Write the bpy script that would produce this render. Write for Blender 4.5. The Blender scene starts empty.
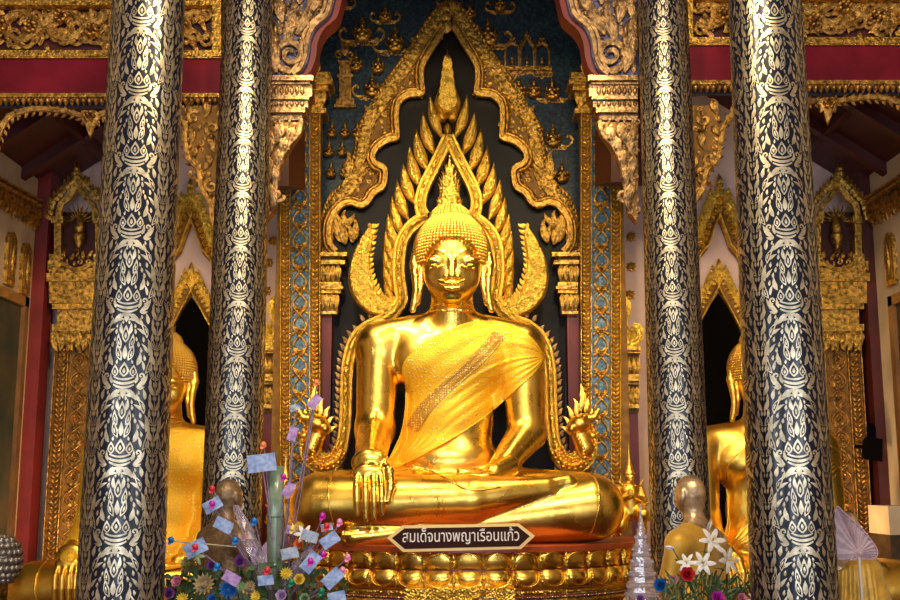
import bpy, math, random
import numpy as np
from math import pi, sin, cos, sqrt, atan2
from mathutils import Vector
from mathutils.bvhtree import BVHTree

SC = bpy.context.scene
COL = SC.collection
F = 1100.0
TH = math.atan(184.0/F)
CAMZ = 2.0
rng = random.Random(7)

# ---------------------------------------------------------------- camera
cd = bpy.data.cameras.new('camera'); cam = bpy.data.objects.new('camera', cd); COL.objects.link(cam)
cd.sensor_width = 36.0; cd.lens = 36.0*F/900.0
cam.location = (0, 0, CAMZ); cam.rotation_euler = (pi/2+TH, 0, 0)
cd.clip_end = 200
SC.camera = cam

def P(px, py, Y):
    """point of the hall at depth Y seen at px,py of the photograph"""
    u = (px-450.0)/F; v = (300.0-py)/F
    dy = cos(TH)-v*sin(TH); dz = sin(TH)+v*cos(TH)
    k = Y/dy
    return Vector((u*k, Y, CAMZ+dz*k))
def PX(px, py, X):
    """same, on the upright plane x = X"""
    u = (px-450.0)/F; v = (300.0-py)/F
    dy = cos(TH)-v*sin(TH); dz = sin(TH)+v*cos(TH)
    k = X/u
    return Vector((X, dy*k, CAMZ+dz*k))
def S(Y): return Y/F/cos(TH)      # metres per pixel at depth Y (about the horizon)

def pyf(Y,z=0.0):
    lo,hi=484.0,1400.0
    for _ in range(40):
        m=(lo+hi)/2
        if P(450,m,Y).z>z: lo=m
        else: hi=m
    return lo
class Wall:                       # mapper on a plane y = Y, relief towards the viewer side
    def __init__(s, Y): s.Y = Y
    def __call__(s, u, v, h):
        p = P(u, v, s.Y); return (p.x, p.y-h, p.z)
class Cyl:                        # mapper on an upright cylinder (u metres of arc, v metres of height)
    def __init__(s, c, r0, r1, z0, z1): s.c=c; s.r0=r0; s.r1=r1; s.z0=z0; s.z1=z1
    def __call__(s, u, v, h):
        t=(v-s.z0)/(s.z1-s.z0); r=s.r0+(s.r1-s.r0)*t; a=u/s.r0-pi/2
        return (s.c[0]+(r+h)*cos(a), s.c[1]+(r+h)*sin(a), v)
class Local:                      # plane with metres, origin o, axes right a and up b, relief n
    def __init__(s, o, a=(1,0,0), b=(0,0,1), n=(0,-1,0)):
        s.o=Vector(o); s.a=Vector(a); s.b=Vector(b); s.n=Vector(n)
    def __call__(s, u, v, h):
        p = s.o+s.a*u+s.b*v+s.n*h; return (p.x,p.y,p.z)

# ---------------------------------------------------------------- mesh builder
class MB:
    def __init__(s): s.v=[]; s.f=[]; s.m=[]; s.s=[]
    def add(s, vs, fs, mi=0, sm=True):
        b=len(s.v); s.v.extend([tuple(x) for x in vs])
        for f in fs: s.f.append(tuple(b+i for i in f)); s.m.append(mi); s.s.append(sm)
    def box(s, x0,x1,y0,y1,z0,z1, mi=0):
        v=[(x,y,z) for z in (z0,z1) for y in (y0,y1) for x in (x0,x1)]
        s.add(v,[(0,2,3,1),(4,5,7,6),(0,1,5,4),(2,6,7,3),(0,4,6,2),(1,3,7,5)],mi,False)
    def hexa(s, q0, q1, mi=0, sm=False):      # two quads (4 pts each) joined
        s.add(list(q0)+list(q1),[(3,2,1,0),(4,5,6,7),(0,1,5,4),(1,2,6,5),(2,3,7,6),(3,0,4,7)],mi,sm)
    def pbox(s, x0,x1,y0,y1, Y, d, mi=0, bev=0):   # pixel rectangle at depth Y, d metres deep (behind)
        a=[P(x0,y1,Y),P(x1,y1,Y),P(x1,y0,Y),P(x0,y0,Y)]
        b=[Vector((p.x,p.y+d,p.z)) for p in a]
        s.hexa(b,a,mi)
    def prism(s, pts, M, h0, h1, mi=0, inset=0):   # polygon in mapper coords extruded from h0 to h1
        n=len(pts)
        lo=[M(x,y,h0) for x,y in pts]
        if inset:
            cx=sum(p[0] for p in pts)/n; cy=sum(p[1] for p in pts)/n
            hi=[M(x,y,h1-inset) for x,y in pts]
            q=[(cx+(x-cx)*0.93,cy+(y-cy)*0.93) for x,y in pts]
            top=[M(x,y,h1) for x,y in q]
            s.add(lo+hi+top,[tuple(range(2*n,3*n))]+[(i,(i+1)%n,n+(i+1)%n,n+i) for i in range(n)]+[(n+i,n+(i+1)%n,2*n+(i+1)%n,2*n+i) for i in range(n)],mi,False)
        else:
            hi=[M(x,y,h1) for x,y in pts]
            s.add(lo+hi,[tuple(range(n,2*n)),tuple(range(n-1,-1,-1))]+[(i,(i+1)%n,n+(i+1)%n,n+i) for i in range(n)],mi,False)
    def sphere(s, c, r, mi=0, nu=8, nv=6):
        if not hasattr(r,'__len__'): r=(r,r,r)
        vs=[(c[0],c[1],c[2]-r[2])]
        for j in range(1,nv):
            t=pi*j/nv
            for i in range(nu):
                a=2*pi*i/nu; vs.append((c[0]+r[0]*sin(t)*cos(a),c[1]+r[1]*sin(t)*sin(a),c[2]-r[2]*cos(t)))
        vs.append((c[0],c[1],c[2]+r[2])); L=len(vs)-1
        fs=[(0,1+(i+1)%nu,1+i) for i in range(nu)]
        for j in range(nv-2):
            b=1+j*nu
            fs+=[(b+i,b+(i+1)%nu,b+nu+(i+1)%nu,b+nu+i) for i in range(nu)]
        b=1+(nv-2)*nu
        fs+=[(b+i,b+(i+1)%nu,L) for i in range(nu)]
        s.add(vs,fs,mi)
    def lathe(s, c, prof, mi=0, n=24, a0=0, a1=2*pi, sy=1.0, sm=True, fn=None):   # prof: (r,z)
        full=abs(a1-a0-2*pi)<1e-6; k=n if full else n+1
        vs=[]
        for r,z in prof:
            for i in range(k):
                a=a0+(a1-a0)*i/n; rr=r*(fn(a) if fn else 1)
                vs.append((c[0]+rr*cos(a),c[1]+rr*sin(a)*sy,c[2]+z))
        fs=[]
        for j in range(len(prof)-1):
            for i in range(n):
                i2=(i+1)%k
                fs.append((j*k+i,j*k+i2,(j+1)*k+i2,(j+1)*k+i))
        s.add(vs,fs,mi,sm)
    def tube(s, pts, r, mi=0, n=8, caps=True):
        pts=[Vector(p) for p in pts]; m=len(pts)
        rr=[r]*m if not hasattr(r,'__len__') else list(r)
        up=Vector((0.13,0.2,0.97)); vs=[]
        for i,p in enumerate(pts):
            t=(pts[min(i+1,m-1)]-pts[max(i-1,0)]).normalized()
            a=t.cross(up)
            if a.length<1e-3: a=t.cross(Vector((1,0,0)))
            a.normalize(); b=t.cross(a)
            for k in range(n):
                w=2*pi*k/n; q=p+(a*cos(w)+b*sin(w))*rr[i]; vs.append(tuple(q))
        fs=[(i*n+k,i*n+(k+1)%n,(i+1)*n+(k+1)%n,(i+1)*n+k) for i in range(m-1) for k in range(n)]
        if caps: fs+= [tuple(range(n-1,-1,-1)), tuple((m-1)*n+k for k in range(n))]
        s.add(vs,fs,mi)
    def sweep(s, M, pts, w, h, prof, mi=0, h0=0.0, sm=True):
        n=len(pts); pts=[(float(a),float(b)) for a,b in pts]
        vs=[]; k=len(prof)
        for i,(x,y) in enumerate(pts):
            xa,ya=pts[max(i-1,0)]; xb,yb=pts[min(i+1,n-1)]
            tx,ty=xb-xa,yb-ya; L=sqrt(tx*tx+ty*ty) or 1; nx,ny=-ty/L,tx/L
            wi=w[i] if hasattr(w,'__len__') else w; hi=h[i] if hasattr(h,'__len__') else h
            for a,b in prof: vs.append(M(x+nx*a*wi,y+ny*a*wi,h0+b*hi))
        s.add(vs,[(i*k+j,i*k+j+1,(i+1)*k+j+1,(i+1)*k+j) for i in range(n-1) for j in range(k-1)],mi,sm)
    def build(s, name, mats, root=None, smooth=None):
        o_loc = root_loc(root) if root else Vector((0,0,0))
        me=bpy.data.meshes.new(name)
        v=np.array(s.v,dtype=float).reshape(-1,3)
        if root is None and len(v):
            o_loc=Vector(((v[:,0].min()+v[:,0].max())/2,(v[:,1].min()+v[:,1].max())/2,v[:,2].min()))
        v=v-np.array(o_loc)
        me.from_pydata(v.tolist(),[],s.f)
        if not isinstance(mats,(list,tuple)): mats=[mats]
        for m in mats: me.materials.append(m)
        me.polygons.foreach_set('material_index',s.m)
        me.polygons.foreach_set('use_smooth',[bool(x) if smooth is None else smooth for x in s.s])
        me.update()
        o=bpy.data.objects.new(name,me); COL.objects.link(o)
        if root is not None: o.parent=root; 
        else: o.location=o_loc
        if root is not None: o.location=o_loc-root_loc(root)
        return o
_RL={}
def root_loc(r):
    return _RL.get(r.name, Vector((0,0,0)))
def thing(name,label,cat,loc,group=None,kind=None):
    o=bpy.data.objects.new(name,None); COL.objects.link(o); o.location=loc
    o.empty_display_size=0.1
    _RL[o.name]=Vector(loc)
    tag(o,label,cat,group,kind); return o
def part_root(o, loc):      # lets a mesh that is itself parented act as parent of sub-parts
    _RL[o.name]=Vector(loc)
def tag(o,label=None,cat=None,group=None,kind=None):
    if label: o['label']=label
    if cat: o['category']=cat
    if group: o['group']=group
    if kind: o['kind']=kind
    return o
def dup(root, loc, rotz=0, label=None, group=None, scale=None):
    r=root.copy(); COL.objects.link(r); r.location=loc; r.rotation_euler=(0,0,rotz)
    if scale: r.scale=scale
    if label: r['label']=label
    if group: r['group']=group
    for ch in list(root.children):
        c=ch.copy(); COL.objects.link(c); c.parent=r
        for g in ch.children:
            d=g.copy(); COL.objects.link(d); d.parent=c
    return r

# ---------------------------------------------------------------- ornament kit (2-D drawing on any mapper)
DOME=[(-1,0),(-.72,.62),(0,1),(.72,.62),(1,0)]
RIDGE=[(-1,0),(0,1),(1,0)]
FLAT=[(-1,1),(1,1)]
GROOVE=[(-1,0),(-.82,.8),(-.45,.5),(0,1),(.45,.5),(.82,.8),(1,0)]
MOULD=[(-1,0),(-1,.55),(-.8,.75),(-.62,.5),(-.5,.9),(-.1,1),(.1,.7),(.2,.45),(.55,.4),(.62,.8),(.85,.8),(1,.3),(1,0)]
def leafw(W,n,p=.3,sharp=1.0,w0=.15):
    out=[]
    for i in range(n):
        t=i/(n-1)
        out.append(W*(w0+(1-w0)*sin(pi/2*t/p)) if t<p else W*max(0.0,1-((t-p)/(1-p))**(1/sharp*1.35))+1e-5)
    return out
def spine(x,y,ang,L,curl,n,curl2=None):
    pts=[(x,y)]; 
    for i in range(n-1):
        t=(i+.5)/(n-1)
        c=curl*t if curl2 is None else curl*t+curl2*t*t
        a=ang+c
        x+=cos(a)*L/(n-1); y-=sin(a)*L/(n-1)       # image coordinates: y grows downwards
        pts.append((x,y))
    return pts
def up(fl):  # flips spine for mappers whose v grows upwards
    return fl
def leaf(mb,M,x,y,ang,L,W,curl=0,h=.02,n=7,prof=DOME,mi=0,p=.3,yup=False,h0=0,curl2=None):
    pts=spine(x,0 if yup else y,ang,L,curl,n,curl2)
    if yup: pts=[(a,y-b) for a,b in pts]
    ws=leafw(W,n,p); hs=[h*(.35+.65*min(1,w/W)) for w in ws]; hs[-1]=0.2*h
    mb.sweep(M,pts,ws,hs,prof,mi,h0)
def kranok(mb,M,x,y,ang,L,W,side=1,h=.02,mi=0,yup=False,h0=0):
    """flame leaf: S-curved body with barbs on the outer side"""
    if not yup: h=min(h,W*.0125*1.1)
    else: h=min(h,W*1.2)
    leaf(mb,M,x,y,ang,L,W,side*1.1,h,9,GROOVE,mi,.3,yup,h0,-side*1.9)
    for k,t in enumerate((.18,.42)):
        a=ang+side*(.9-.3*k)
        sg=-1 if not yup else 1
        bx=x+cos(ang+side*.3)*L*t; by=y+sg*sin(ang+side*.3)*L*t
        leaf(mb,M,bx,by,a,L*(.42-.1*k),W*.5,-side*1.3,h*.8,5,DOME,mi,.35,yup,h0)
def spiral(mb,M,x,y,r,turns,a0,d,W,h=.02,mi=0,n=None,prof=GROOVE,h0=0):
    n=n or int(10*turns)+4; pts=[]; ws=[]
    if W>.2: h=min(h,W*.0125*1.3)
    for i in range(n):
        t=i/(n-1); a=a0+d*2*pi*turns*t; rr=r*(1-t*.88)
        pts.append((x+rr*cos(a),y+rr*sin(a))); ws.append(W*(1-.55*t))
    mb.sweep(M,pts,ws,[h*(.6+.4*i/(n-1)) for i in range(n)],prof,mi,h0)
    return pts[0]
def rosette(mb,M,x,y,r,n=8,h=.02,mi=0,a0=0,h0=0,yup=True):
    for k in range(n):
        a=a0+2*pi*k/n
        leaf(mb,M,x+cos(a)*r*.2,y+(sin(a) if yup else -sin(a))*r*.2,a,r*.85,r*.85*pi/n*1.15,0,h,5,DOME,mi,.55,yup,h0)
    dome(mb,M,x,y,r*.27,h*1.25,mi,h0)
def dome(mb,M,x,y,r,h,mi=0,h0=0,n=8,rings=3):
    vs=[];fs=[]
    for j in range(rings):
        t=j/rings*pi/2
        for i in range(n):
            a=2*pi*i/n; vs.append(M(x+r*cos(t)*cos(a),y+r*cos(t)*sin(a),h0+h*sin(t)))
    vs.append(M(x,y,h0+h))
    for j in range(rings-1):
        fs+=[(j*n+i,j*n+(i+1)%n,(j+1)*n+(i+1)%n,(j+1)*n+i) for i in range(n)]
    b=(rings-1)*n
    fs+=[(b+i,b+(i+1)%n,rings*n) for i in range(n)]
    mb.add(vs,fs,mi)
def resample(pts,step):
    P_=np.array(pts,float); d=np.r_[0,np.cumsum(np.hypot(*np.diff(P_,axis=0).T))]
    n=max(2,int(round(d[-1]/step))+1); t=np.linspace(0,d[-1],n)
    return list(zip(np.interp(t,d,P_[:,0]),np.interp(t,d,P_[:,1])))
def catmull(pts,k=6,closed=False):
    out=[]; n=len(pts); dim=len(pts[0])
    for i in range(n-1):
        p0=pts[max(i-1,0)];p1=pts[i];p2=pts[i+1];p3=pts[min(i+2,n-1)]
        for j in range(k):
            t=j/k
            out.append(tuple(.5*((2*p1[d])+(-p0[d]+p2[d])*t+(2*p0[d]-5*p1[d]+4*p2[d]-p3[d])*t*t+(-p0[d]+3*p1[d]-3*p2[d]+p3[d])*t**3) for d in range(dim)))
    out.append(tuple(pts[-1])); return out
def mir(pts,c=449.5): return [(2*c-x,y) for x,y in pts]
def walk(pts,step):
    """points, headings (image angle) along a path"""
    q=resample(pts,step); out=[]
    for i,(x,y) in enumerate(q):
        a=q[max(i-1,0)];b=q[min(i+1,len(q)-1)]
        out.append((x,y,atan2(-(b[1]-a[1]),b[0]-a[0])))
    return out
def inside(poly,X,Y):
    c=np.zeros(X.shape,bool); n=len(poly); j=n-1
    for i in range(n):
        xi,yi=poly[i];xj,yj=poly[j]
        m=((yi>Y)!=(yj>Y))
        with np.errstate(divide='ignore',invalid='ignore'):
            c^= m&(X<(xj-xi)*(Y-yi)/((yj-yi) if yj!=yi else 1e-9)+xi)
        j=i
    return c
def pack(poly,sizes,seed=0,avoid=(),tries=900,gap=.92):
    """greedy circle packing of a polygon; returns (x,y,r)"""
    r_=np.random.RandomState(seed); xs=[p[0] for p in poly]; ys=[p[1] for p in poly]
    got=list(avoid); res=[]
    for r in sizes:
        X=r_.uniform(min(xs),max(xs),tries); Y=r_.uniform(min(ys),max(ys),tries)
        ok=inside(poly,X,Y)
        for x,y in zip(X[ok],Y[ok]):
            if all((x-a)**2+(y-b)**2>(gap*(r+c))**2 for a,b,c in got):
                got.append((x,y,r)); res.append((x,y,r))
    return res
def carve(mb,M,poly,sizes,flow,seed=0,h=.03,mi=0,avoid=(),tries=900,gap=.85,spirals=.35,yup=False,h0=0):
    """covers a region with carved foliage"""
    rg=random.Random(seed+5)
    for (x,y,r) in pack(poly,sizes,seed,avoid,tries,gap):
        a=flow(x,y)+rg.uniform(-.5,.5); s=rg.choice((-1,1))
        if rg.random()<spirals and r>=sizes[-1]*1.2:
            spiral(mb,M,x,y,r*.85,1.15,rg.uniform(0,6.28),s,r*.26,h,mi,h0=h0)
            sg=1 if yup else -1
            leaf(mb,M,x+cos(a)*r*.6,y+sg*sin(a)*r*.6,a,r*1.1,r*.35,s*.8,h,6,DOME,mi,.3,yup,h0)
        else:
            sg=-1 if yup else 1
            kranok(mb,M,x-cos(a)*r*.9,y+sg*sin(a)*r*.9,a,r*2.1,r*.5,s,h,mi,yup,h0)

# ---------------------------------------------------------------- materials
def new_mat(name): 
    m=bpy.data.materials.new(name); m.use_nodes=True; nt=m.node_tree
    return m,nt,nt.nodes['Principled BSDF']
def mat(name,col,rough=.5,metal=0.0,var=0.0,vscale=4.0,bump=0.0,bscale=30.0,btype='noise',col2=None,spec=None,coat=0,rvar=0,emit=None,trans=0,dist=.01,sheen=0):
    m,nt,b=new_mat(name); N=nt.nodes; L=nt.links
    b.inputs['Base Color'].default_value=(*col,1); b.inputs['Roughness'].default_value=rough; b.inputs['Metallic'].default_value=metal
    if spec is not None: b.inputs['Specular IOR Level'].default_value=spec
    if coat: b.inputs['Coat Weight'].default_value=coat; b.inputs['Coat Roughness'].default_value=.12
    if trans: b.inputs['Transmission Weight'].default_value=trans
    if emit: b.inputs['Emission Color'].default_value=(*emit[0],1); b.inputs['Emission Strength'].default_value=emit[1]
    if sheen: b.inputs['Sheen Weight'].default_value=sheen
    tc=N.new('ShaderNodeTexCoord')
    if var or rvar:
        t=N.new('ShaderNodeTexNoise'); t.inputs['Scale'].default_value=vscale; t.inputs['Detail'].default_value=6
        L.new(tc.outputs['Object'],t.inputs['Vector'])
        r=N.new('ShaderNodeMapRange'); r.inputs['From Min'].default_value=.35; r.inputs['From Max'].default_value=.65
        L.new(t.outputs['Fac'],r.inputs['Value'])
        if var:
            mx=N.new('ShaderNodeMix'); mx.data_type='RGBA'
            c2=col2 or tuple(max(0,c*(1-var)) for c in col)
            mx.inputs['A'].default_value=(*col,1); mx.inputs['B'].default_value=(*c2,1)
            L.new(r.outputs['Result'],mx.inputs['Factor']); L.new(mx.outputs['Result'],b.inputs['Base Color'])
        if rvar:
            r2=N.new('ShaderNodeMapRange'); r2.inputs['To Min'].default_value=rough; r2.inputs['To Max'].default_value=rough+rvar
            L.new(r.outputs['Result'],r2.inputs['Value']); L.new(r2.outputs['Result'],b.inputs['Roughness'])
    if bump:
        if btype=='noise':
            t=N.new('ShaderNodeTexNoise'); t.inputs['Scale'].default_value=bscale; t.inputs['Detail'].default_value=4; out=t.outputs['Fac']
        else:
            t=N.new('ShaderNodeTexVoronoi'); t.inputs['Scale'].default_value=bscale; out=t.outputs['Distance']
        L.new(tc.outputs['Object'],t.inputs['Vector'])
        bp=N.new('ShaderNodeBump'); bp.inputs['Strength'].default_value=bump; bp.inputs['Distance'].default_value=dist
        L.new(out,bp.inputs['Height']); L.new(bp.outputs['Normal'],b.inputs['Normal'])
    return m
M_={}
M_['gold']=mat('polished_gold',(1.0,.66,.13),.23,1.0,rvar=.12,vscale=3,bump=.12,bscale=9,dist=.02)
M_['gold_curl']=mat('gold_curls',(1.0,.64,.12),.30,1.0,bump=.2,bscale=40)
M_['leafgold']=mat('bright_leaf_gold',(1.0,.66,.11),.34,1.0,var=.45,vscale=16,bump=.7,bscale=48,btype='voronoi',dist=.018)
M_['oldgold']=mat('old_carved_gold',(.88,.50,.09),.36,.9,var=.8,vscale=22,bump=.55,bscale=45,dist=.02)  # random darkening in the carved golds' colour stands in for recess shade
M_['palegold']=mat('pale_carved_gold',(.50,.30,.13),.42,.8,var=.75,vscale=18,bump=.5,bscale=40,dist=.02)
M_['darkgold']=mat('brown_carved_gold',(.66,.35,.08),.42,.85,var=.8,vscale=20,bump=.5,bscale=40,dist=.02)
M_['deepgold']=mat('gold_recess_shade',(.30,.15,.035),.55,.6,var=.4,vscale=10,bump=.8,bscale=90,dist=.01)  # darker gold on ground plates stands in for shade behind the carving
M_['lacquer']=mat('black_blue_lacquer',(.0025,.0035,.013),.30,0,coat=.12,spec=.35)
M_['stencil']=mat('gilt_stencil',(.66,.56,.38),.38,.9,var=.45,vscale=14,bump=.3,bscale=80,dist=.003)
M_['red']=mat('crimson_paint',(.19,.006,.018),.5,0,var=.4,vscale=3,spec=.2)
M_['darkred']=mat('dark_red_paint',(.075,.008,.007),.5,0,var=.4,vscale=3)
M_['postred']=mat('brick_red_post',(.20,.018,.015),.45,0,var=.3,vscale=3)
M_['wall']=mat('pinkish_plaster',(.74,.54,.49),.75,0,var=.2,vscale=2,bump=.15,bscale=20)
M_['cream']=mat('cream_plaster',(.55,.42,.27),.75,0,var=.25,vscale=2)
M_['blackpanel']=mat('dark_lacquer_panel',(.010,.007,.003),.42,0,var=.6,vscale=2.0,col2=(.004,.003,.002),spec=.15)
M_['satin']=mat('satin_gold',(1.0,.62,.10),.36,1.0,var=.15,vscale=5,bump=.15,bscale=12,dist=.02)
M_['bronze']=mat('dark_bronze',(.16,.11,.06),.33,.8,var=.5,vscale=9,bump=.3,bscale=30)
M_['monkgold']=mat('worn_gold_leaf',(.85,.62,.36),.38,.75,var=.45,vscale=14,bump=.7,bscale=25,col2=(.35,.22,.12))
M_['robe']=mat('ochre_satin',(.78,.43,.035),.45,.25,var=.35,vscale=10,bump=.3,bscale=18,sheen=.3)
M_['black']=mat('flat_black',(.002,.0015,.0015),.9,spec=.05)
M_['darkblue']=mat('midnight_blue',(.012,.02,.045),.4)
# sequin covered cloth
def sequin(name,col,spot,scale,thr=.26,metal=.35):
    m,nt,b=new_mat(name); N=nt.nodes;L=nt.links
    tc=N.new('ShaderNodeTexCoord'); v=N.new('ShaderNodeTexVoronoi'); v.inputs['Scale'].default_value=scale; v.inputs['Randomness'].default_value=.35
    L.new(tc.outputs['Object'],v.inputs['Vector'])
    r=N.new('ShaderNodeMapRange'); r.inputs['From Min'].default_value=thr; r.inputs['From Max'].default_value=thr-.08
    L.new(v.outputs['Distance'],r.inputs['Value'])
    mx=N.new('ShaderNodeMix'); mx.data_type='RGBA'; mx.inputs['A'].default_value=(*col,1); mx.inputs['B'].default_value=(*spot,1)
    L.new(r.outputs['Result'],mx.inputs['Factor']); L.new(mx.outputs['Result'],b.inputs['Base Color'])
    mr=N.new('ShaderNodeMapRange'); mr.inputs['To Min'].default_value=metal; mr.inputs['To Max'].default_value=1
    L.new(r.outputs['Result'],mr.inputs['Value']); L.new(mr.outputs['Result'],b.inputs['Metallic'])
    t2=N.new('ShaderNodeTexNoise'); t2.inputs['Scale'].default_value=60; L.new(tc.outputs['Object'],t2.inputs['Vector'])
    ad=N.new('ShaderNodeMath'); ad.operation='ADD'; L.new(t2.outputs['Fac'],ad.inputs[0]); L.new(r.outputs['Result'],ad.inputs[1])
    bp=N.new('ShaderNodeBump'); bp.inputs['Strength'].default_value=.7; bp.inputs['Distance'].default_value=.012
    L.new(ad.outputs[0],bp.inputs['Height']); L.new(bp.outputs['Normal'],b.inputs['Normal'])
    b.inputs['Roughness'].default_value=.42
    return m
M_['cloth']=sequin('sequined_yellow_cloth',(.92,.52,.02),(1,.85,.45),22)
M_['band']=sequin('beaded_band',(.50,.27,.03),(1,.72,.28),38,.4)
# glass mosaic
def mosaic(name,cols,scale=28,rough=.42):
    m,nt,b=new_mat(name); N=nt.nodes;L=nt.links
    tc=N.new('ShaderNodeTexCoord'); v=N.new('ShaderNodeTexVoronoi'); v.inputs['Scale'].default_value=scale
    v.distance='CHEBYCHEV'; v.inputs['Randomness'].default_value=.55
    L.new(tc.outputs['Object'],v.inputs['Vector'])
    sp=N.new('ShaderNodeSeparateColor'); L.new(v.outputs['Color'],sp.inputs['Color'])
    cr=N.new('ShaderNodeValToRGB'); cr.color_ramp.interpolation='CONSTANT'
    el=cr.color_ramp.elements
    while len(el)<len(cols): el.new(.5)
    for i,c in enumerate(cols): el[i].position=i/len(cols); el[i].color=(*c,1)
    L.new(sp.outputs['Red'],cr.inputs['Fac']); L.new(cr.outputs['Color'],b.inputs['Base Color'])
    bp=N.new('ShaderNodeBump'); bp.inputs['Strength'].default_value=.4; bp.inputs['Distance'].default_value=.006
    L.new(v.outputs['Distance'],bp.inputs['Height']); L.new(bp.outputs['Normal'],b.inputs['Normal'])
    b.inputs['Roughness'].default_value=rough; b.inputs['Metallic'].default_value=.1
    return m
M_['mosaic']=mosaic('blue_glass_mosaic',[(.03,.09,.17),(.06,.15,.24),(.02,.05,.10),(.14,.22,.27),(.05,.11,.12)],40)
M_['mosaicwall']=mosaic('teal_mosaic_wall',[(.004,.016,.035),(.006,.028,.05),(.002,.008,.02),(.012,.045,.06)],34)
M_['purple']=mosaic('violet_mosaic',[(.05,.05,.16),(.09,.09,.22),(.02,.02,.07)],30)
# ---------------------------------------------------------------- implicit bodies (smooth unions polygonised with surface nets)
class Body:
    def __init__(s, vox): s.vox=vox; s.p=[]
    def cap(s,a,b,ra,rb,k=.03,sc=(1,1,1)): s.p.append(('c',np.array(a,float),np.array(b,float),ra,rb,k,np.array(sc,float),0)); return s
    def ell(s,c,r,k=.03,rot=None): s.p.append(('e',np.array(c,float),np.array(r,float),rot,0,k,None,0)); return s
    def cut(s,c,r,k=.01,rot=None): s.p.append(('e',np.array(c,float),np.array(r,float),rot,0,k,None,1)); return s
    def cutcap(s,a,b,ra,rb,k=.01): s.p.append(('c',np.array(a,float),np.array(b,float),ra,rb,k,np.array((1,1,1.)),1)); return s
    def bbox(s,q):
        if q[0]=='c':
            r=max(q[3],q[4])/q[6].min(); return np.minimum(q[1],q[2])-r, np.maximum(q[1],q[2])+r
        R=q[2].max() if q[3] is not None else q[2]
        return q[1]-R, q[1]+R
    def mesh(s):
        add=[s.bbox(q) for q in s.p if not q[7]]
        lo=np.min([b[0] for b in add],0)-4*s.vox; hi=np.max([b[1] for b in add],0)+4*s.vox
        n=np.ceil((hi-lo)/s.vox).astype(int)+1
        D=np.full(n,.4,np.float32)
        ax=[lo[i]+s.vox*np.arange(n[i]) for i in range(3)]
        for q in s.p:
            a,b=s.bbox(q); k=q[5]; pad=k+3*s.vox+.02
            i0=np.maximum(0,np.floor((a-pad-lo)/s.vox).astype(int)); i1=np.minimum(n,np.ceil((b+pad-lo)/s.vox).astype(int)+1)
            if (i1<=i0).any(): continue
            X,Y,Z=np.meshgrid(*[ax[i][i0[i]:i1[i]].astype(np.float32) for i in range(3)],indexing='ij')
            if q[0]=='c':
                sc=q[6]; A=q[1]*sc; Bv=q[2]*sc-A; L2=(Bv**2).sum() or 1e-9
                x=X*sc[0]-A[0]; y=Y*sc[1]-A[1]; z=Z*sc[2]-A[2]
                t=np.clip((x*Bv[0]+y*Bv[1]+z*Bv[2])/L2,0,1)
                d=np.sqrt((x-t*Bv[0])**2+(y-t*Bv[1])**2+(z-t*Bv[2])**2)-(q[3]+(q[4]-q[3])*t)
            else:
                x=X-q[1][0]; y=Y-q[1][1]; z=Z-q[1][2]
                if q[3] is not None:
                    R=np.array(q[3],float)   # rows = local axes
                    x,y,z=(R[0][0]*x+R[0][1]*y+R[0][2]*z, R[1][0]*x+R[1][1]*y+R[1][2]*z, R[2][0]*x+R[2][1]*y+R[2][2]*z)
                r=q[2]; k0=np.sqrt((x/r[0])**2+(y/r[1])**2+(z/r[2])**2); k1=np.sqrt((x/r[0]**2)**2+(y/r[1]**2)**2+(z/r[2]**2)**2)+1e-9
                d=k0*(k0-1)/k1
            sl=tuple(slice(i0[i],i1[i]) for i in range(3)); E=D[sl]
            if q[7]:
                d=-d; h=np.maximum(k-np.abs(E-d),0)/k; D[sl]=np.maximum(E,d)+h*h*k*.25
            else:
                h=np.maximum(k-np.abs(E-d),0)/k; D[sl]=np.minimum(E,d)-h*h*k*.25
        return nets(D,lo,s.vox)
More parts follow.
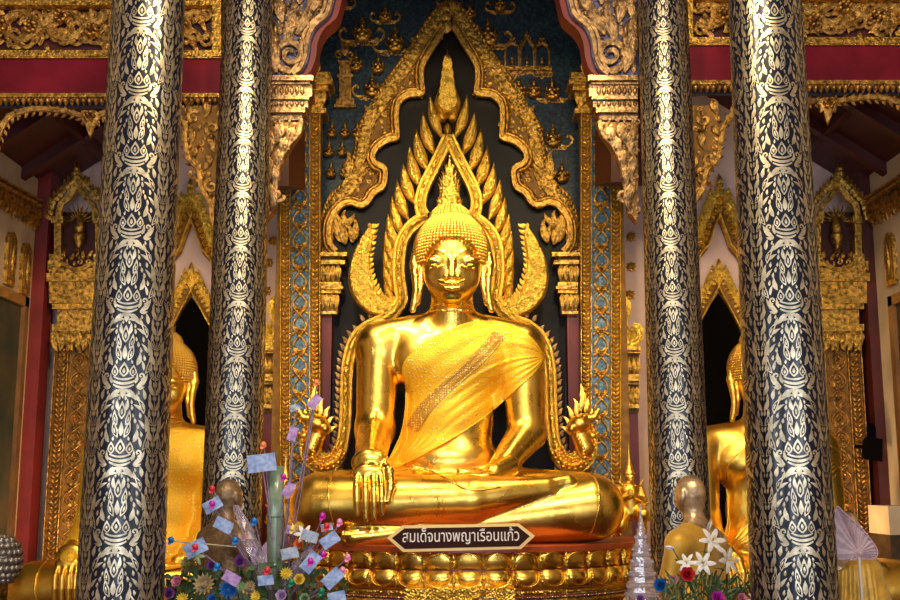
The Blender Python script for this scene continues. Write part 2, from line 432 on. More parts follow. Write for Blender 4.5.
def nets(D,lo,vox):
    ins=D<0
    nx,ny,nz=D.shape
    cnt=np.zeros((nx-1,ny-1,nz-1),np.int16); acc=np.zeros((nx-1,ny-1,nz-1,3),np.float32)
    quads=[]
    cr=[]
    for a in range(3):
        s0=[slice(None)]*3; s1=[slice(None)]*3; s0[a]=slice(0,-1); s1[a]=slice(1,None)
        c=ins[tuple(s0)]!=ins[tuple(s1)]
        idx=np.argwhere(c); d0=D[tuple(s0)][c]; d1=D[tuple(s1)][c]; t=d0/(d0-d1)
        pos=idx.astype(np.float32); pos[:,a]+=t
        b,cc=[q for q in range(3) if q!=a]
        flip=ins[tuple(s0)][c]
        for ob in (0,-1):
            for oc in (0,-1):
                j=idx.copy(); j[:,b]+=ob; j[:,cc]+=oc
                ok=((j>=0)&(j<np.array(cnt.shape))).all(1)
                jj=j[ok]; np.add.at(cnt,tuple(jj.T),1); np.add.at(acc,tuple(jj.T),pos[ok])
        cr.append((idx,a,b,cc,flip))
    m=cnt>0; ids=np.full(cnt.shape,-1,np.int64); ids[m]=np.arange(m.sum())
    V=acc[m]/cnt[m][:,None]*vox+lo
    for idx,a,b,cc,flip in cr:
        ok=(idx[:,b]>0)&(idx[:,cc]>0)&(idx[:,b]<D.shape[b]-1)&(idx[:,cc]<D.shape[cc]-1)
        i=idx[ok]; f=flip[ok]
        def g(ob,oc):
            j=i.copy(); j[:,b]+=ob; j[:,cc]+=oc; return ids[tuple(j.T)]
        q=np.stack([g(0,0),g(-1,0),g(-1,-1),g(0,-1)],1)
        fl=f if a!=1 else ~f
        q[~fl]=q[~fl][:,::-1]
        quads.append(q)
    Q=np.concatenate(quads); Q=Q[(Q>=0).all(1)]
    # two gentle smoothing passes
    for lam in (.5,-.52,.5,-.52):
        sm=np.zeros_like(V); c=np.zeros(len(V))
        for x,y in ((0,1),(1,2),(2,3),(3,0)):
            np.add.at(sm,Q[:,x],V[Q[:,y]]); np.add.at(c,Q[:,x],1)
            np.add.at(sm,Q[:,y],V[Q[:,x]]); np.add.at(c,Q[:,y],1)
        V=V+lam*(sm/np.maximum(c,1)[:,None]-V)
    return V,Q
def mesh_obj(name,V,Q,m,root,loc=None):
    base=root_loc(root) if root else Vector(loc)
    me=bpy.data.meshes.new(name)
    me.from_pydata((V-np.array(base)).tolist(),[],Q.tolist() if hasattr(Q,'tolist') else Q)
    me.materials.append(m); me.polygons.foreach_set('use_smooth',[True]*len(me.polygons)); me.update()
    o=bpy.data.objects.new(name,me); COL.objects.link(o)
    if root: o.parent=root
    else: o.location=base
    return o
# ================================================================ SETTING
def struct(name,mb,m): 
    o=mb.build(name,m); o['kind']='structure'; return o
XL=5.2; XR=5.30; YB=14.0
b=MB(); b.box(-XL-.3,XR+.3,-8,YB+.3,-.2,0); struct('floor',b,mat('floor_red_carpet',(.12,.02,.015),.9,0,var=.3,bump=.3,bscale=80))
b=MB(); b.box(-XL-.3,-XL,-8,YB+.3,0,9.2); struct('wall_left',b,M_['cream'])
b=MB(); b.box(XR,XR+.3,-8,YB+.3,0,9.2); struct('wall_right',b,M_['cream'])
b=MB(); b.box(-XL,XR,YB,YB+.3,0,9.2); struct('wall_back',b,M_['wall'])
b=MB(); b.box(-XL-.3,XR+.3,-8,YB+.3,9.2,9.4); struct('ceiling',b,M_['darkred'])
# front wall with the wide open daylit doorway
b=MB()
b.box(-XL,-2.2,-8.2,-8,0,9.2); b.box(2.2,XR,-8.2,-8,0,9.2); b.box(-2.2,2.2,-8.2,-8,5.2,9.2)
struct('wall_front',b,M_['cream'])
# sloping aisle ceilings with rafters (lean-to)
for sd,nm in ((-1,'ceiling_aisle_left'),(1,'ceiling_aisle_right')):
    b=MB(); XW=XL if sd<0 else XR
    pa=P(108,152,13.9) if sd<0 else P(800,150,13.9)
    pb=P(46,192,13.9) if sd<0 else P(860,187,13.9)
    sl=(pa.z-pb.z)/abs(pa.x-pb.x)
    zo=pb.z-sl*(XW-abs(pb.x)); xi=2.6; zi=zo+sl*(XW-xi)
    x0,x1=sd*XW,sd*xi
    q0=[(x0,10.75,zo),(x1,10.75,zi),(x1,14,zi),(x0,14,zo)]; q1=[(x,y,z+.08) for x,y,z in q0]
    b.hexa(q0,q1)
    for yy in (10.9,11.9,12.9):
        q=[(x0,yy,zo-.14),(x1,yy,zi-.14),(x1,yy+.14,zi-.14),(x0,yy+.14,zo-.14)]
        b.hexa(q,[(x,y,z+.15) for x,y,z in q])
    for t in (.25,.5,.75):
        xx=x0+(x1-x0)*t; zz=zo+(zi-zo)*t
        b.box(min(xx,xx-.08*sd),max(xx,xx-.08*sd),10.75,14,zz-.1,zz+.02)
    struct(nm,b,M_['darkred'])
# central back wall clad in teal mosaic, framing the niche
b=MB(); b.pbox(296,604,-40,560,13.85,.15); o=struct('wall_niche',b,M_['mosaicwall'])
# dark red corner posts
for nm,(xa,xb) in (('trim_1',(28,45)),('trim_2',(866,878))):
    b=MB()
    p0=P(xa,300,13.5); p1=P(xb,300,13.5)
    if nm=='trim_1': p0.x=-XL
    else: p1.x=XR
    b.box(p0.x,p1.x,13.45,13.75,0,P(0,150,13.5).z)
    struct(nm,b,M_['postred'] if nm=='trim_1' else M_['darkred'])
# ---- lights of the hall
def area(name,loc,tgt,sx,sy,E,col,spread=None):
    l=bpy.data.lights.new(name,'AREA'); l.shape='RECTANGLE'; l.size=sx; l.size_y=sy; l.energy=E; l.color=col
    if spread: l.spread=spread
    o=bpy.data.objects.new(name,l); COL.objects.link(o); o.location=loc
    o.rotation_euler=(Vector(tgt)-Vector(loc)).to_track_quat('-Z','Y').to_euler(); return o
def spot(name,loc,tgt,E,col,size=60,r=.12):
    l=bpy.data.lights.new(name,'SPOT'); l.energy=E; l.color=col; l.spot_size=math.radians(size); l.spot_blend=.5; l.shadow_soft_size=r
    o=bpy.data.objects.new(name,l); COL.objects.link(o); o.location=loc
    o.rotation_euler=(Vector(tgt)-Vector(loc)).to_track_quat('-Z','Y').to_euler(); return o
COOL=(.78,.86,1.0); WARM=(1.0,.72,.36); WARM2=(1,.80,.52)
area('door_daylight',(0,-7.7,2.6),(0,10,2.6),4.2,4.6,480,COOL)
for sd in (-1,1):
    for i,yy in enumerate((-3,1.2)):
        area('window_daylight',(sd*4.95,yy,2.9),(0,yy+3,2.2),1.1,2.4,110,COOL)
area('nave_lamp_left',(-1.2,4.5,7.2),(0,12,2.8),.7,.7,190,WARM2)
area('nave_lamp_right',(1.2,4.5,7.2),(0,12,2.8),.7,.7,190,WARM2)
for sd in (-1,1):
    spot('altar_spot',(sd*1.5,9.6,6.6),(sd*.1,12,2.7),330,WARM,55)
    spot('halo_fill_spot',(sd*.9,11.0,6.7),(sd*.15,12.9,4.3),190,WARM,60)  # unseen spots added to brighten the halo
    area('niche_lamp',(sd*1.35,12.9,1.35),(sd*1.1,13.8,3.6),.4,.15,14,WARM)
    area('niche_lamp_high',(sd*1.7,11.0,6.3),(0,13.8,4.6),.4,.4,14,WARM)
    spot('aisle_spot',(sd*3.0,9.8,4.9),(sd*3.5,13.4,2.4),230,WARM,85)
    area('pilaster_lamp',(sd*4.1,12.6,1.2),(sd*4.3,13.9,3.4),.4,.2,26,WARM)
w=bpy.data.worlds.new('world'); SC.world=w; w.use_nodes=True
bg=w.node_tree.nodes['Background']; bg.inputs['Color'].default_value=(.65,.75,1,1); bg.inputs['Strength'].default_value=.8
SC.view_settings.view_transform='Standard'; SC.view_settings.look='None'; SC.view_settings.gamma=1; SC.view_settings.exposure=.12
# soft fill of a bright hall: unseen area lamp added overhead
area('hall_fill',(0,1.5,8.6),(0,6,0),5,8,55,(1,.84,.66))

# ================================================================ BIG LACQUERED COLUMNS
def column_pattern(mb,M,z0,z1,circ):
    cw=circ/4; pitch=.505
    nrow=int((z1-z0)/pitch)+1
    prims=[]       # the drawing of one cell, repeated round and up the shaft
    def lf(x,y,a,l,w,c=0,o=0):
        for s in (1,-1): prims.append(('l',s*x,y,a if s>0 else pi-a,l,w,c*s,o))
    def lf0(x,y,a,l,w,o=0): prims.append(('l',x,y,a,l,w,0,o))
    def arc(w,y,sag,th): prims.append(('a',w,y,sag,th))
    # bowl of curved bands with scrolled ends
    arc(.070,.045,.022,.0085); arc(.098,.072,.034,.0095); arc(.070,.100,.018,.007)
    for s in (1,-1): prims.append(('s',s*.118,.125,.026,s))
    # lotus buds in the bowl
    lf0(0,.118,pi/2,.100,.034,1); lf(.058,.120,1.45,.080,.026,.1,1)
    # palmette of five big flame leaves
    lf0(0,.345,pi/2,.120,.027,1); lf0(0,.235,pi/2,.095,.018)
    lf(.022,.225,1.05,.125,.020,.55,1); lf(.030,.305,1.15,.105,.018,.45,1); lf(.082,.195,.95,.095,.017,.8)
    lf(.024,.40,1.2,.080,.013,.5)
    # pendants under the bowl
    lf0(0,.036,-pi/2,.062,.019); lf(.040,.034,-.95,.065,.014,-.4); lf(.088,.050,-.35,.06,.013,.9)
    # flame wreath: hooked leaves
    for k in range(5):
        t=-1.0+k*.50
        x=.166*cos(t); y=.262+.248*sin(t); h=atan2(.248*cos(t),-.166*sin(t))
        lf(x,y,h-.30,.122,.0175,.85,1 if k%2 else 0); lf(x-.012,y+.02,h+.35,.075,.011,.6)
    # tree between medallions
    for k in range(5):
        y=k*pitch/5
        lf(cw/2-.008,y,2.30,.098,.0165,-.75,k%2); lf(cw/2-.034,y+.055,1.85,.062,.011,-.5)
    for (x,y,a,l,w,c) in ((.150,-.03,1.55,.075,.015,.5),(.112,-.045,2.2,.06,.012,-.6),(.178,.035,1.25,.06,.012,.4)): lf(x,y,a,l,w,c)
    # small leaves in what is left free
    occ=[]
    for q in prims:
        if q[0]=='l':
            for t,k in ((.2,.9),(.45,.9),(.75,.5)): occ.append((q[1]+cos(q[3]+q[6]*.4*t)*q[4]*t,q[2]+sin(q[3]+q[6]*.4*t)*q[4]*t,q[5]*k))
        elif q[0]=='a':
            for i in range(9):
                u=i/4-1; occ.append((q[1]*u,q[2]+q[3]*u*u,q[4]))
        else: occ.append((q[1],q[2],q[3]))
    occ+= [(x,y+dy,r) for x,y,r in occ for dy in (-pitch,pitch)]
    half=[(.001,0),(cw/2-.004,0),(cw/2-.004,pitch),(.001,pitch)]
    for (x,y,r) in pack(half,(.015,.012),4,occ,2500,1.25):
        lf(x-.2*r,y-r,1.5,r*2.6,r*.62,.5)
    for r in range(nrow):
        v0=z0+r*pitch
        for c in range(4):
            u0=c*cw
            for q in prims:
                if q[0]=='l': 
                    if v0+q[2]>z0 and v0+q[2]+q[4]<z1+.3:
                        leaf(mb,M,u0+q[1],v0+q[2],q[3],q[4],q[5],q[6],.003,6 if q[4]>.03 else 5,FLAT,1,.38,True)
                        if q[7]:
                            L_=q[4]; a_=q[3]
                            leaf(mb,M,u0+q[1]+cos(a_)*L_*.12,v0+q[2]+sin(a_)*L_*.12,a_,L_*.68,q[5]*.62,q[6],.0042,6,FLAT,0,.38,True)
                            leaf(mb,M,u0+q[1]+cos(a_)*L_*.2,v0+q[2]+sin(a_)*L_*.2,a_,L_*.45,q[5]*.30,q[6],.0052,5,FLAT,1,.38,True)
                elif q[0]=='a':
                    n=11; mb.sweep(M,[(u0+q[1]*(2*i/(n-1)-1),v0+q[2]+q[3]*((2*i/(n-1)-1)**2)) for i in range(n)],[q[4]*(1-.4*abs(2*i/(n-1)-1)) for i in range(n)],.003,FLAT,1,.0005)
                else: spiral(mb,M,u0+q[1],v0+q[2],q[3],1.1,-pi/2,q[4],.008,.003,1,10,FLAT)
            for s in (1,-1): mb.sweep(M,[(u0+s*(cw/2),v0+pitch*i/6) for i in range(7)],.003,.003,FLAT,1)
H=9.15
def make_column(x,y,label,rotz):
    t=thing('lacquered_column',label,'column',(x,y,0),'tall black lacquered columns with gilt foliage')
    r0,r1=.285,.228
    b=MB()
    b.lathe((x,y,0),[(r0,0.55)]+[(r0+(r1-r0)*k/12,.55+(H-.55)*k/12) for k in range(13)],0,64)
    column_pattern(b,Cyl((x,y),r0,r1,.55,H),.56,H-.55,2*pi*r0)
    b.build('shaft',[M_['lacquer'],M_['stencil']],t)
    b=MB(); b.lathe((x,y,0),[(.37,0),(.37,.18),(.34,.2),(.355,.28),(.33,.36),(.34,.42),(.31,.5),(.30,.6),(.28,.6)],0,48)
    b.build('base',M_['oldgold'],t)
    return t
pfl=P(125.5,484,7.5); pfr=P(789,484,7.5); pil=P(232.5,484,10.0); pir=P(679,484,10.0)
c0=make_column(pfl.x,7.5,'black and gilt lacquered column nearest the left edge, the thickest on the left',0)
c0.rotation_euler.z=.12
c1=dup(c0,(pfr.x,7.5,0),-.05,'black and gilt lacquered column on the right, thickest and nearest, before the carved pilaster')
c2=dup(c0,(pil.x,10.0,0),.2,'slimmer looking lacquered column left of the altar, behind the money tree')
c3=dup(c0,(pir.x,10.0,0),-.2,'slimmer looking lacquered column right of the altar, behind the gilded monk')

for c_ in (c2,c3): c_.scale=(.95,.95,1)
# ================================================================ SIDE BEAMS, FRIEZES, EAVES
YF=10.25
def pxr(poly): return [(x,y) for x,y in poly]
def rect(x0,x1,y0,y1): return [(x0,y0),(x1,y0),(x1,y1),(x0,y1)]
def beam_side(sd):
    c=lambda x: x if sd<0 else 905-x          # left side drawn, right mirrored
    nm='left' if sd<0 else 'right'
    dy=0 if sd<0 else -13
    xa,xb=-60,221
    # red beam
    b=MB(); X0,X1=sorted((c(xa),c(xb)))
    b.pbox(X0,X1,56+dy,93+dy,YF,.35); b.pbox(X0,X1,55+dy,58+dy,YF-.03,.1,1); b.pbox(X0,X1,90+dy,93+dy,YF-.03,.1,0)
    o=b.build('red_beam',[M_['red'],M_['oldgold']]); tag(o,'crimson painted beam on the %s side, under the carved scroll frieze'%nm,'beam')
    # frieze of scrolls over the beam
    t=thing('carved_frieze','openwork gilded scroll frieze above the crimson beam, %s side'%nm,'frieze',P(c(80),55,YF))
    b=MB(); b.pbox(X0,X1,-45,56+dy,YF+.12,.05); b.build('back_board',M_['darkred'],t)
    b=MB()
    for y0,y1 in ((-3+dy/2,5+dy/2),(50+dy,56+dy),(-45,-40)): b.pbox(X0,X1,y0,y1,YF-.04,.12)
    xs=sorted((c(212),c(221))); b.pbox(xs[0],xs[1],-45,56+dy,YF-.05,.12); 
    b.build('frame',M_['oldgold'],t)
    b=MB(); W=Wall(YF+.1); rg=random.Random(3)
    for (ya,yb) in ((5+dy/2,50+dy),(-40,-3+dy/2)):
        ym=(ya+yb)/2; am=(yb-ya)*.30; per=88.0
        for ph in (0,pi):
            pts=[(c(x),ym+am*sin(2*pi*x/per+ph)) for x in range(xa,212,5)]
            b.sweep(W,pts,2.3,.06,GROOVE,0,.02)
        x=xa
        k=0
        while x<206:
            for ph in (0,pi):
                yy=ym+am*sin(2*pi*x/per+ph); s=1 if yy<ym else -1
                spiral(b,W,c(x+6),ym+s*am*.75 if k%2 else yy,8.5,1.3,rg.uniform(0,6),rg.choice((-1,1)),2.4,.07,h0=.02)
                a=rg.uniform(0,6.28)
                for q in range(3):
                    kranok(b,W,c(x+rg.uniform(-8,8)),ym+rg.uniform(-.42,.42)*(yb-ya),a+2.1*q,13,2.8,rg.choice((-1,1)),.06,0,False,.015)
            if k%3==0: rosette(b,W,c(x+3),ym+rg.uniform(-9,9),8,7,.08,h0=.04)
            x+=10; k+=1
    b.build('scrollwork',M_['darkgold'],t)
    # row of little lotus drops under the beam
    b=MB(); W=Wall(YF-.02)
    x=xa
    b.pbox(X0,X1,93+dy,97+dy,YF-.05,.15,0); 
    while x<219:
        leaf(b,W,c(x),97+dy,-pi/2,9,3.0,0,.05,6,DOME,0,.45,h0=.0); dome(b,W,c(x+3),99+dy,1.4,.03); x+=6
    b.pbox(X0,X1,97+dy,107+dy,YF+.03,.05,1)
    o=b.build('lotus_drop_moulding',[M_['darkgold'],M_['darkblue']]); tag(o,'row of small gilt lotus drops under the crimson beam, %s side'%nm,'moulding')
    # cusped eave valance
    b=MB(); W=Wall(YF+.02)
    path=catmull([(c(222),236),(c(214),222),(c(212),205),(c(203),190),(c(200),172),(c(190),160),(c(186),140),(c(184),122),(c(150),112),(c(118),111),(c(100),118),(c(93),128),(c(84),118),(c(60),112),(c(35),111),(c(12),118),(c(2),134),(c(-6),152)],5) if sd<0 else \
         catmull([(684,236),(690,222),(692,205),(701,190),(705,172),(716,160),(720,140),(726,122),(752,101),(800,104),(818,103),(826,114),(833,104),(850,101),(875,99),(896,104),(905,112),(915,130)],5)
    b.sweep(W,path,2.4,.06,GROOVE,0,.03)
    for i,(x,y,a) in enumerate(walk(path,8)):
        for s in (1,-1):
            L_=10 if s>0 else 9
            kranok(b,W,x,y,a+s*1.0,L_*.8,1.9,s,.06,0,False,.02)
    # corner foliage next to the inner column
    def cl(x): return x if sd<0 else 905-x+ -1
    poly=[(cl(186),106),(cl(222),106),(cl(222),236),(cl(213),215),(cl(205),190),(cl(193),165),(cl(187),140)]
    b.prism(poly,W,-.03,.015,1)
    carve(b,W,poly,(9,6.5,4,2.6),lambda x,y:-pi/2+.3*sd,11+sd,.07,h0=.015)
    # drop pendant at the cusp
    cx=c(92) if sd<0 else 826
    y0=122+dy
    for a_,l_ in ((-pi/2,24),(-pi/2-.6,14),(-pi/2+.6,14),(-.2,12),(pi+.2,12)): leaf(b,W,cx,y0-6,a_,l_,4.6,0,.07,7,GROOVE,0,.4,h0=.04)
    rosette(b,W,cx,y0-3,7,6,.09,h0=.05)
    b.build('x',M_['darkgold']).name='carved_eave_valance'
    o=bpy.data.objects['carved_eave_valance'] if sd<0 else bpy.data.objects['carved_eave_valance.001']
    o.data.materials.append(M_['deepgold'])
    tag(o,'carved gilt foliage valance hanging under the crimson beam, %s aisle'%nm,'valance')
beam_side(-1); beam_side(1)
# panelling closing the space over the beams and behind the big arch
for sd in (-1,1):
    b=MB(); X0,X1=(-90,262) if sd<0 else (640,1000)
    b.pbox(X0,X1,-200,-40,YF,.3)
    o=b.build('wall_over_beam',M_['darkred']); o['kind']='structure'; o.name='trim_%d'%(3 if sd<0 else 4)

# ================================================================ GREAT CARVED ARCH BETWEEN THE INNER COLUMNS
YA=10.45
def arch_side(sd,t):
    c=(lambda x:x) if sd<0 else (lambda x:901-x)
    W=Wall(YA)
    inner=catmull([(345,-40),(337,-12),(333,6),(329,16),(317,27),(311,40),(309,55),(304,68),(296,75)],5)
    inner=[(c(x),y) for x,y in inner]
    # carved slab of the spandrel
    poly=inner+[(c(x),y) for x,y in ((262,75),(262,-60),(345,-60))]
    b=MB(); b.prism(poly,W,-.22,0,1)
    # mosaic bits and foliage
    for k,(o,w) in enumerate(((3,2.0),(8,1.4))):
        pts=[(x-(o if sd<0 else -o),y) for x,y in inner]
        b.sweep(W,pts,w,.07,GROOVE,0)
    for x,y,a in walk([(x-(12 if sd<0 else -12),y) for x,y in inner],4.5): dome(b,W,x,y,1.6,.06)
    # big volute at the foot
    spiral(b,W,c(291),56,17,1.7,pi/2,1 if sd<0 else -1,4.0,.11,h0=.03)
    # long flame tongues
    for (x,y,a,L,Wd,cu) in ((277,74,1.9,60,7,-1.2),(270,66,1.7,66,6,-.9),(286,44,1.4,50,6,-.7),(297,36,1.2,44,6,-.5),(283,24,1.9,42,6,-1.2),(300,6,1.6,40,6,-.9),(270,20,1.6,44,5,-.8),(312,14,1.3,34,5,-.5),(290,-12,1.7,40,6,-.8)):
        kranok(b,W,c(x),y,a if sd<0 else pi-a,L,Wd,(-1 if sd<0 else 1),.10,0,False,.02)
    pl=[(c(x),y) for x,y in ((266,-40),(330,-40),(324,10),(304,34),(300,70),(266,72))]
    carve(b,W,pl,(6,4,2.6),lambda x,y:pi/2,31,.06,avoid=((c(291),56,15),))
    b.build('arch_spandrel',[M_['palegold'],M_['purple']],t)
    # red painted edge of the arch
    b=MB(); W2=Wall(YA+.23)
    edge=[(x+(7 if sd<0 else -7),y+3) for x,y in inner]
    q=inner[:]+edge[::-1]
    b.prism(q,Wall(YA+.1),-.25,.02); b.build('painted_edge',M_['postred'],t)
    # capital block: stacked mouldings
    b=MB()
    for (x1,y0,y1,d) in ((313,75,80,.10),(310,80,84,.06),(312,84,96,.03),(309,96,99,.07),(308,99,107,.03),(305,107,112,.06),(302,112,122,.0)):
        xs=sorted((c(263),c(x1))); b.pbox(xs[0],xs[1],y0,y1,YA-d,.25)
    W3=Wall(YA-.03)
    x=266
    while x<306:
        leaf(b,W3,c(x),95,pi/2,10,2.6,0,.03,5,DOME,0,.4); leaf(b,W3,c(x),107,pi/2,7,2.2,0,.03,5,DOME,0,.4); x+=5.2
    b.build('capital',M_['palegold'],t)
    # hanging bracket of flames below the capital
    b=MB(); poly=[(c(x),y) for x,y in ((263,120),(303,120),(300,132),(292,142),(284,156),(278,170),(275,190),(272,212),(263,222))]
    b.prism(poly,W,-.15,0,1)
    b.sweep(W,catmull([(c(x),y) for x,y in ((302,122),(299,134),(290,144),(282,158),(277,174),(276,190))],4),2.0,.06,GROOVE)
    for (x,y,a,L,Wd) in ((294,128,-2.0,22,5),(286,138,-1.9,22,5),(280,150,-1.7,22,5),(275,166,-1.6,24,5),(272,186,-1.5,26,5),(282,124,-1.9,26,6),(270,130,-1.6,30,5),(268,156,-1.5,30,5),(268,182,-1.4,28,5)):
        kranok(b,W,c(x),y,a if sd<0 else pi-a,L,Wd,(1 if sd<0 else -1),.08,0,False,.02)
    spiral(b,W,c(278),196,7,1.3,0,1,2.3,.09,h0=.02)
    carve(b,W,poly,(4,2.6),lambda x,y:-pi/2,7,.05)
    b.build('bracket',[M_['palegold'],M_['deepgold']],t)
at=thing('carved_arch','huge pale gilded carved arch spanning the inner columns, cut by the top edge','arch',P(450,75,YA))
arch_side(-1,at); arch_side(1,at)
# crown of the arch above the picture
b=MB(); b.pbox(255,646,-190,-55,YA,.2); b.build('arch_crown',M_['darkred'],at)
# red tie beams running back behind the brackets
for sd in (-1,1):
    b=MB(); c=(lambda x:x) if sd<0 else (lambda x:900-x)
    dy=0 if sd<0 else -4
    q0=[P(c(256),190+dy,12.9),P(c(305),190+dy,12.9),P(c(305),92+dy,12.9),P(c(256),92+dy,12.9)]
    q1=[P(c(276),186+dy,12.3),P(c(289),186+dy,12.3),P(c(288),96+dy,12.3),P(c(276),96+dy,12.3)]
    b.hexa(q0,q1); 
    o=b.build('red_tie_beam',M_['darkred']); tag(o,'dark red wedge beam end %s of the golden niche behind the arch bracket'%('left' if sd<0 else 'right'),'beam')

# ================================================================ NICHE: MOSAIC PILASTERS
YP=13.3
def pilaster(sd):
    c=(lambda x:x) if sd<0 else (lambda x:901-x)
    t=thing('mosaic_pilaster','tall pilaster of blue mosaic with gilt scrolls and rope borders, %s of the niche'%('left' if sd<0 else 'right'),'pilaster',(P(c(301),300,YP).x,YP,0))
    W=Wall(YP)
    x0,x1=280,321; ytop,ybot=112,486
    b=MB(); xs=sorted((c(x0),c(x1)))
    p0=P(xs[0],ytop,YP); p1=P(xs[1],ytop,YP)
    b.box(p0.x,p1.x,YP+.0,YP+.2,0,p0.z); b.build('core',M_['deepgold'],t)
    b=MB(); xa,xb=sorted((c(291),c(309))); b.pbox(xa,xb,ytop,ybot+60,YP-.01,.02); 
    b.build('mosaic_field',M_['mosaic'],t)
    # gilt scroll lattice on the mosaic
    b=MB(); xm=c(300); per=21.
    for ph in (0,pi):
        pts=[(xm+6.6*sin(2*pi*y/(2*per)+ph),y) for y in np.arange(ytop+2,ybot+50,2.6)]
        b.sweep(W,pts,1.3,.03,DOME,0,.01)
    y=ytop+4; k=0
    while y<ybot+50:
        rosette(b,W,xm,y+per/2-4,4.2,6,.035,h0=.02)
        for s in (1,-1):
            leaf(b,W,xm+s*1.5,y+4,pi/2-s*.7,7.5,2.0,-s*.9,.03,5,DOME,0,.4,h0=.012)
            leaf(b,W,xm+s*1.5,y+2,-pi/2+s*.7,7.5,1.9,s*.9,.03,5,DOME,0,.4,h0=.012)
            leaf(b,W,xm+s*8,y+10,pi/2+s*.5,6,1.8,s*.6,.03,5,DOME,0,.4,h0=.012)
        y+=per
    b.build('gilt_scrolls',M_['oldgold'],t)
    # borders: beaded fillets and herring-bone leaf ropes
    b=MB()
    for xc,wd in ((285.5,4.6),(315,5)):
        for e in (-1,1): b.sweep(W,[(c(xc+e*wd),ytop),(c(xc+e*wd),ybot+55)],.9,.05,DOME)
        y=ytop+3
        while y<ybot+54:
            for s in (1,-1): leaf(b,W,c(xc),y+3,pi/2+s*(.95),5.6,1.5,-s*.5,.045,5,DOME,0,.4)
            y+=4.4
    b.build('leaf_borders',M_['leafgold'] ,t)
    # capital with bent leaves
    b=MB()
    for (e0,e1,y0,y1,d) in ((-4,4,108,113,.05),(-1,1,104,108,.03),(-8,6,84,90,.14),(-12,10,78,84,.2),(-8,8,72,78,.15)):
        xs=sorted((c(282+e0),c(322+e1))); b.pbox(xs[0],xs[1],y0,y1,YP-d,.36)
    xs=sorted((c(283),c(322))); b.pbox(xs[0],xs[1],88,106,YP-.02,.3,1)
    for i in range(5):
        x=286+i*8.5
        leaf(b,Wall(YP-.03),c(x),108,pi/2,22,4.2,0,.08,8,GROOVE,0,.5); leaf(b,Wall(YP-.05),c(x+4),89,-pi/2,16,3,0,.06,7,GROOVE,0,.4)
    for i in range(5): leaf(b,Wall(YP-.16),c(290+i*7),72,pi/2,13,3,0,.05,6,GROOVE,0,.35)
    b.build('capital',[M_['oldgold'],M_['deepgold']],t)
pilaster(-1); pilaster(1)

# red posts with gilt lotus capitals beside the niche
YR=13.55
def red_post(sd):
    c=(lambda x:x) if sd<0 else (lambda x:899-x)
    t=thing('red_post','narrow brick red post with gilt lotus capital, %s of the black niche'%('left' if sd<0 else 'right'),'post',(P(c(326),400,YR).x,YR,0))
    b=MB(); xs=sorted((c(320),c(332))); p0=P(xs[0],310,YR); p1=P(xs[1],310,YR); b.box(p0.x,p1.x,YR,YR+.22,0,p0.z)
    b.build('shaft',M_['postred'],t)
    b=MB()
    W=Wall(YR-.06)
    for (x0,x1,y0,y1,d) in ((319,347,252,256,.16),(320,345,260,264,.12),(321,341,282,286,.12),(321,343,286,289,.15),(321,341,289,293,.12),(321,337,311,314,.1)):
        xs=sorted((c(x0),c(x1))); b.pbox(xs[0],xs[1],y0,y1,YR-d,.3)
    xs=sorted((c(321),c(341))); b.pbox(xs[0],xs[1],256,260,YR-.08,.2,1)
    for i in range(6): dome(b,Wall(YR-.08),c(323+i*4),258,1.2,.03)
    xs=sorted((c(322),c(338))); b.pbox(xs[0],xs[1],264,312,YR-.04,.2,1)
    for i in range(4):
        leaf(b,W,c(323+i*5.2),265,-pi/2,18,3.4,0,.08,7,GROOVE,0,.4); leaf(b,W,c(323+i*4.6),293,-pi/2,19,3.2,0,.07,7,GROOVE,0,.35)
    b.build('capital',[M_['oldgold'],M_['deepgold']],t)
red_post(-1); red_post(1)

# ================================================================ BLACK NICHE PANEL + CARVED FRAME
YN=13.75
inner_half=[(446.5,30),(436,47),(427,62),(423,72),(423,84),(424,96),(416,98),(408,99),(400,106),(398,118),(399,136),(398,141),(388,144),(380,149),(375,156),(376,164),(386,170),(387,180),(384,190),(375,196),(370,204),(362,209),(352,206),(343,208),(335,218),(331,230),(332,244),(338,252)]
innerL=catmull(inner_half,4); 
panel_poly=innerL+[(345,256),(345,262),(331,266),(331,500)]+[(2*449.5-x,y) for x,y in [(331,500),(331,266),(345,262),(345,256)]]+mir(innerL)[::-1]
mid=catmull([(446.5,14),(432,36),(416,66),(404,86),(390,100),(382,120),(374,140),(364,160),(366,186),(350,194),(334,208),(327,230),(326,262),(326,300)],4)
_pf=pyf(13.84); _pp=mid+[(334,320),(334,_pf)]; _pp=_pp+[(565,_pf),(565,320)]+mir(mid)[::-1]
b=MB(); b.prism(_pp,Wall(13.84),0,.05); o=b.build('black_niche_panel',M_['blackpanel']); tag(o,'dark lacquered back panel behind the halo, inside the carved cusped frame','panel')
ft=thing('cusped_frame','carved gilded frame of cusps and flames around the black niche panel','frame',P(449.5,256,YN))
outer_half=[(446.5,4),(437,12),(428,24),(420,36),(410,52),(400,66),(390,80),(381,92),(374,106),(366,118),(360,134),(357,152),(354,166),(350,180),(340,190),(331,200),(325,216),(322,236),(322,256)]
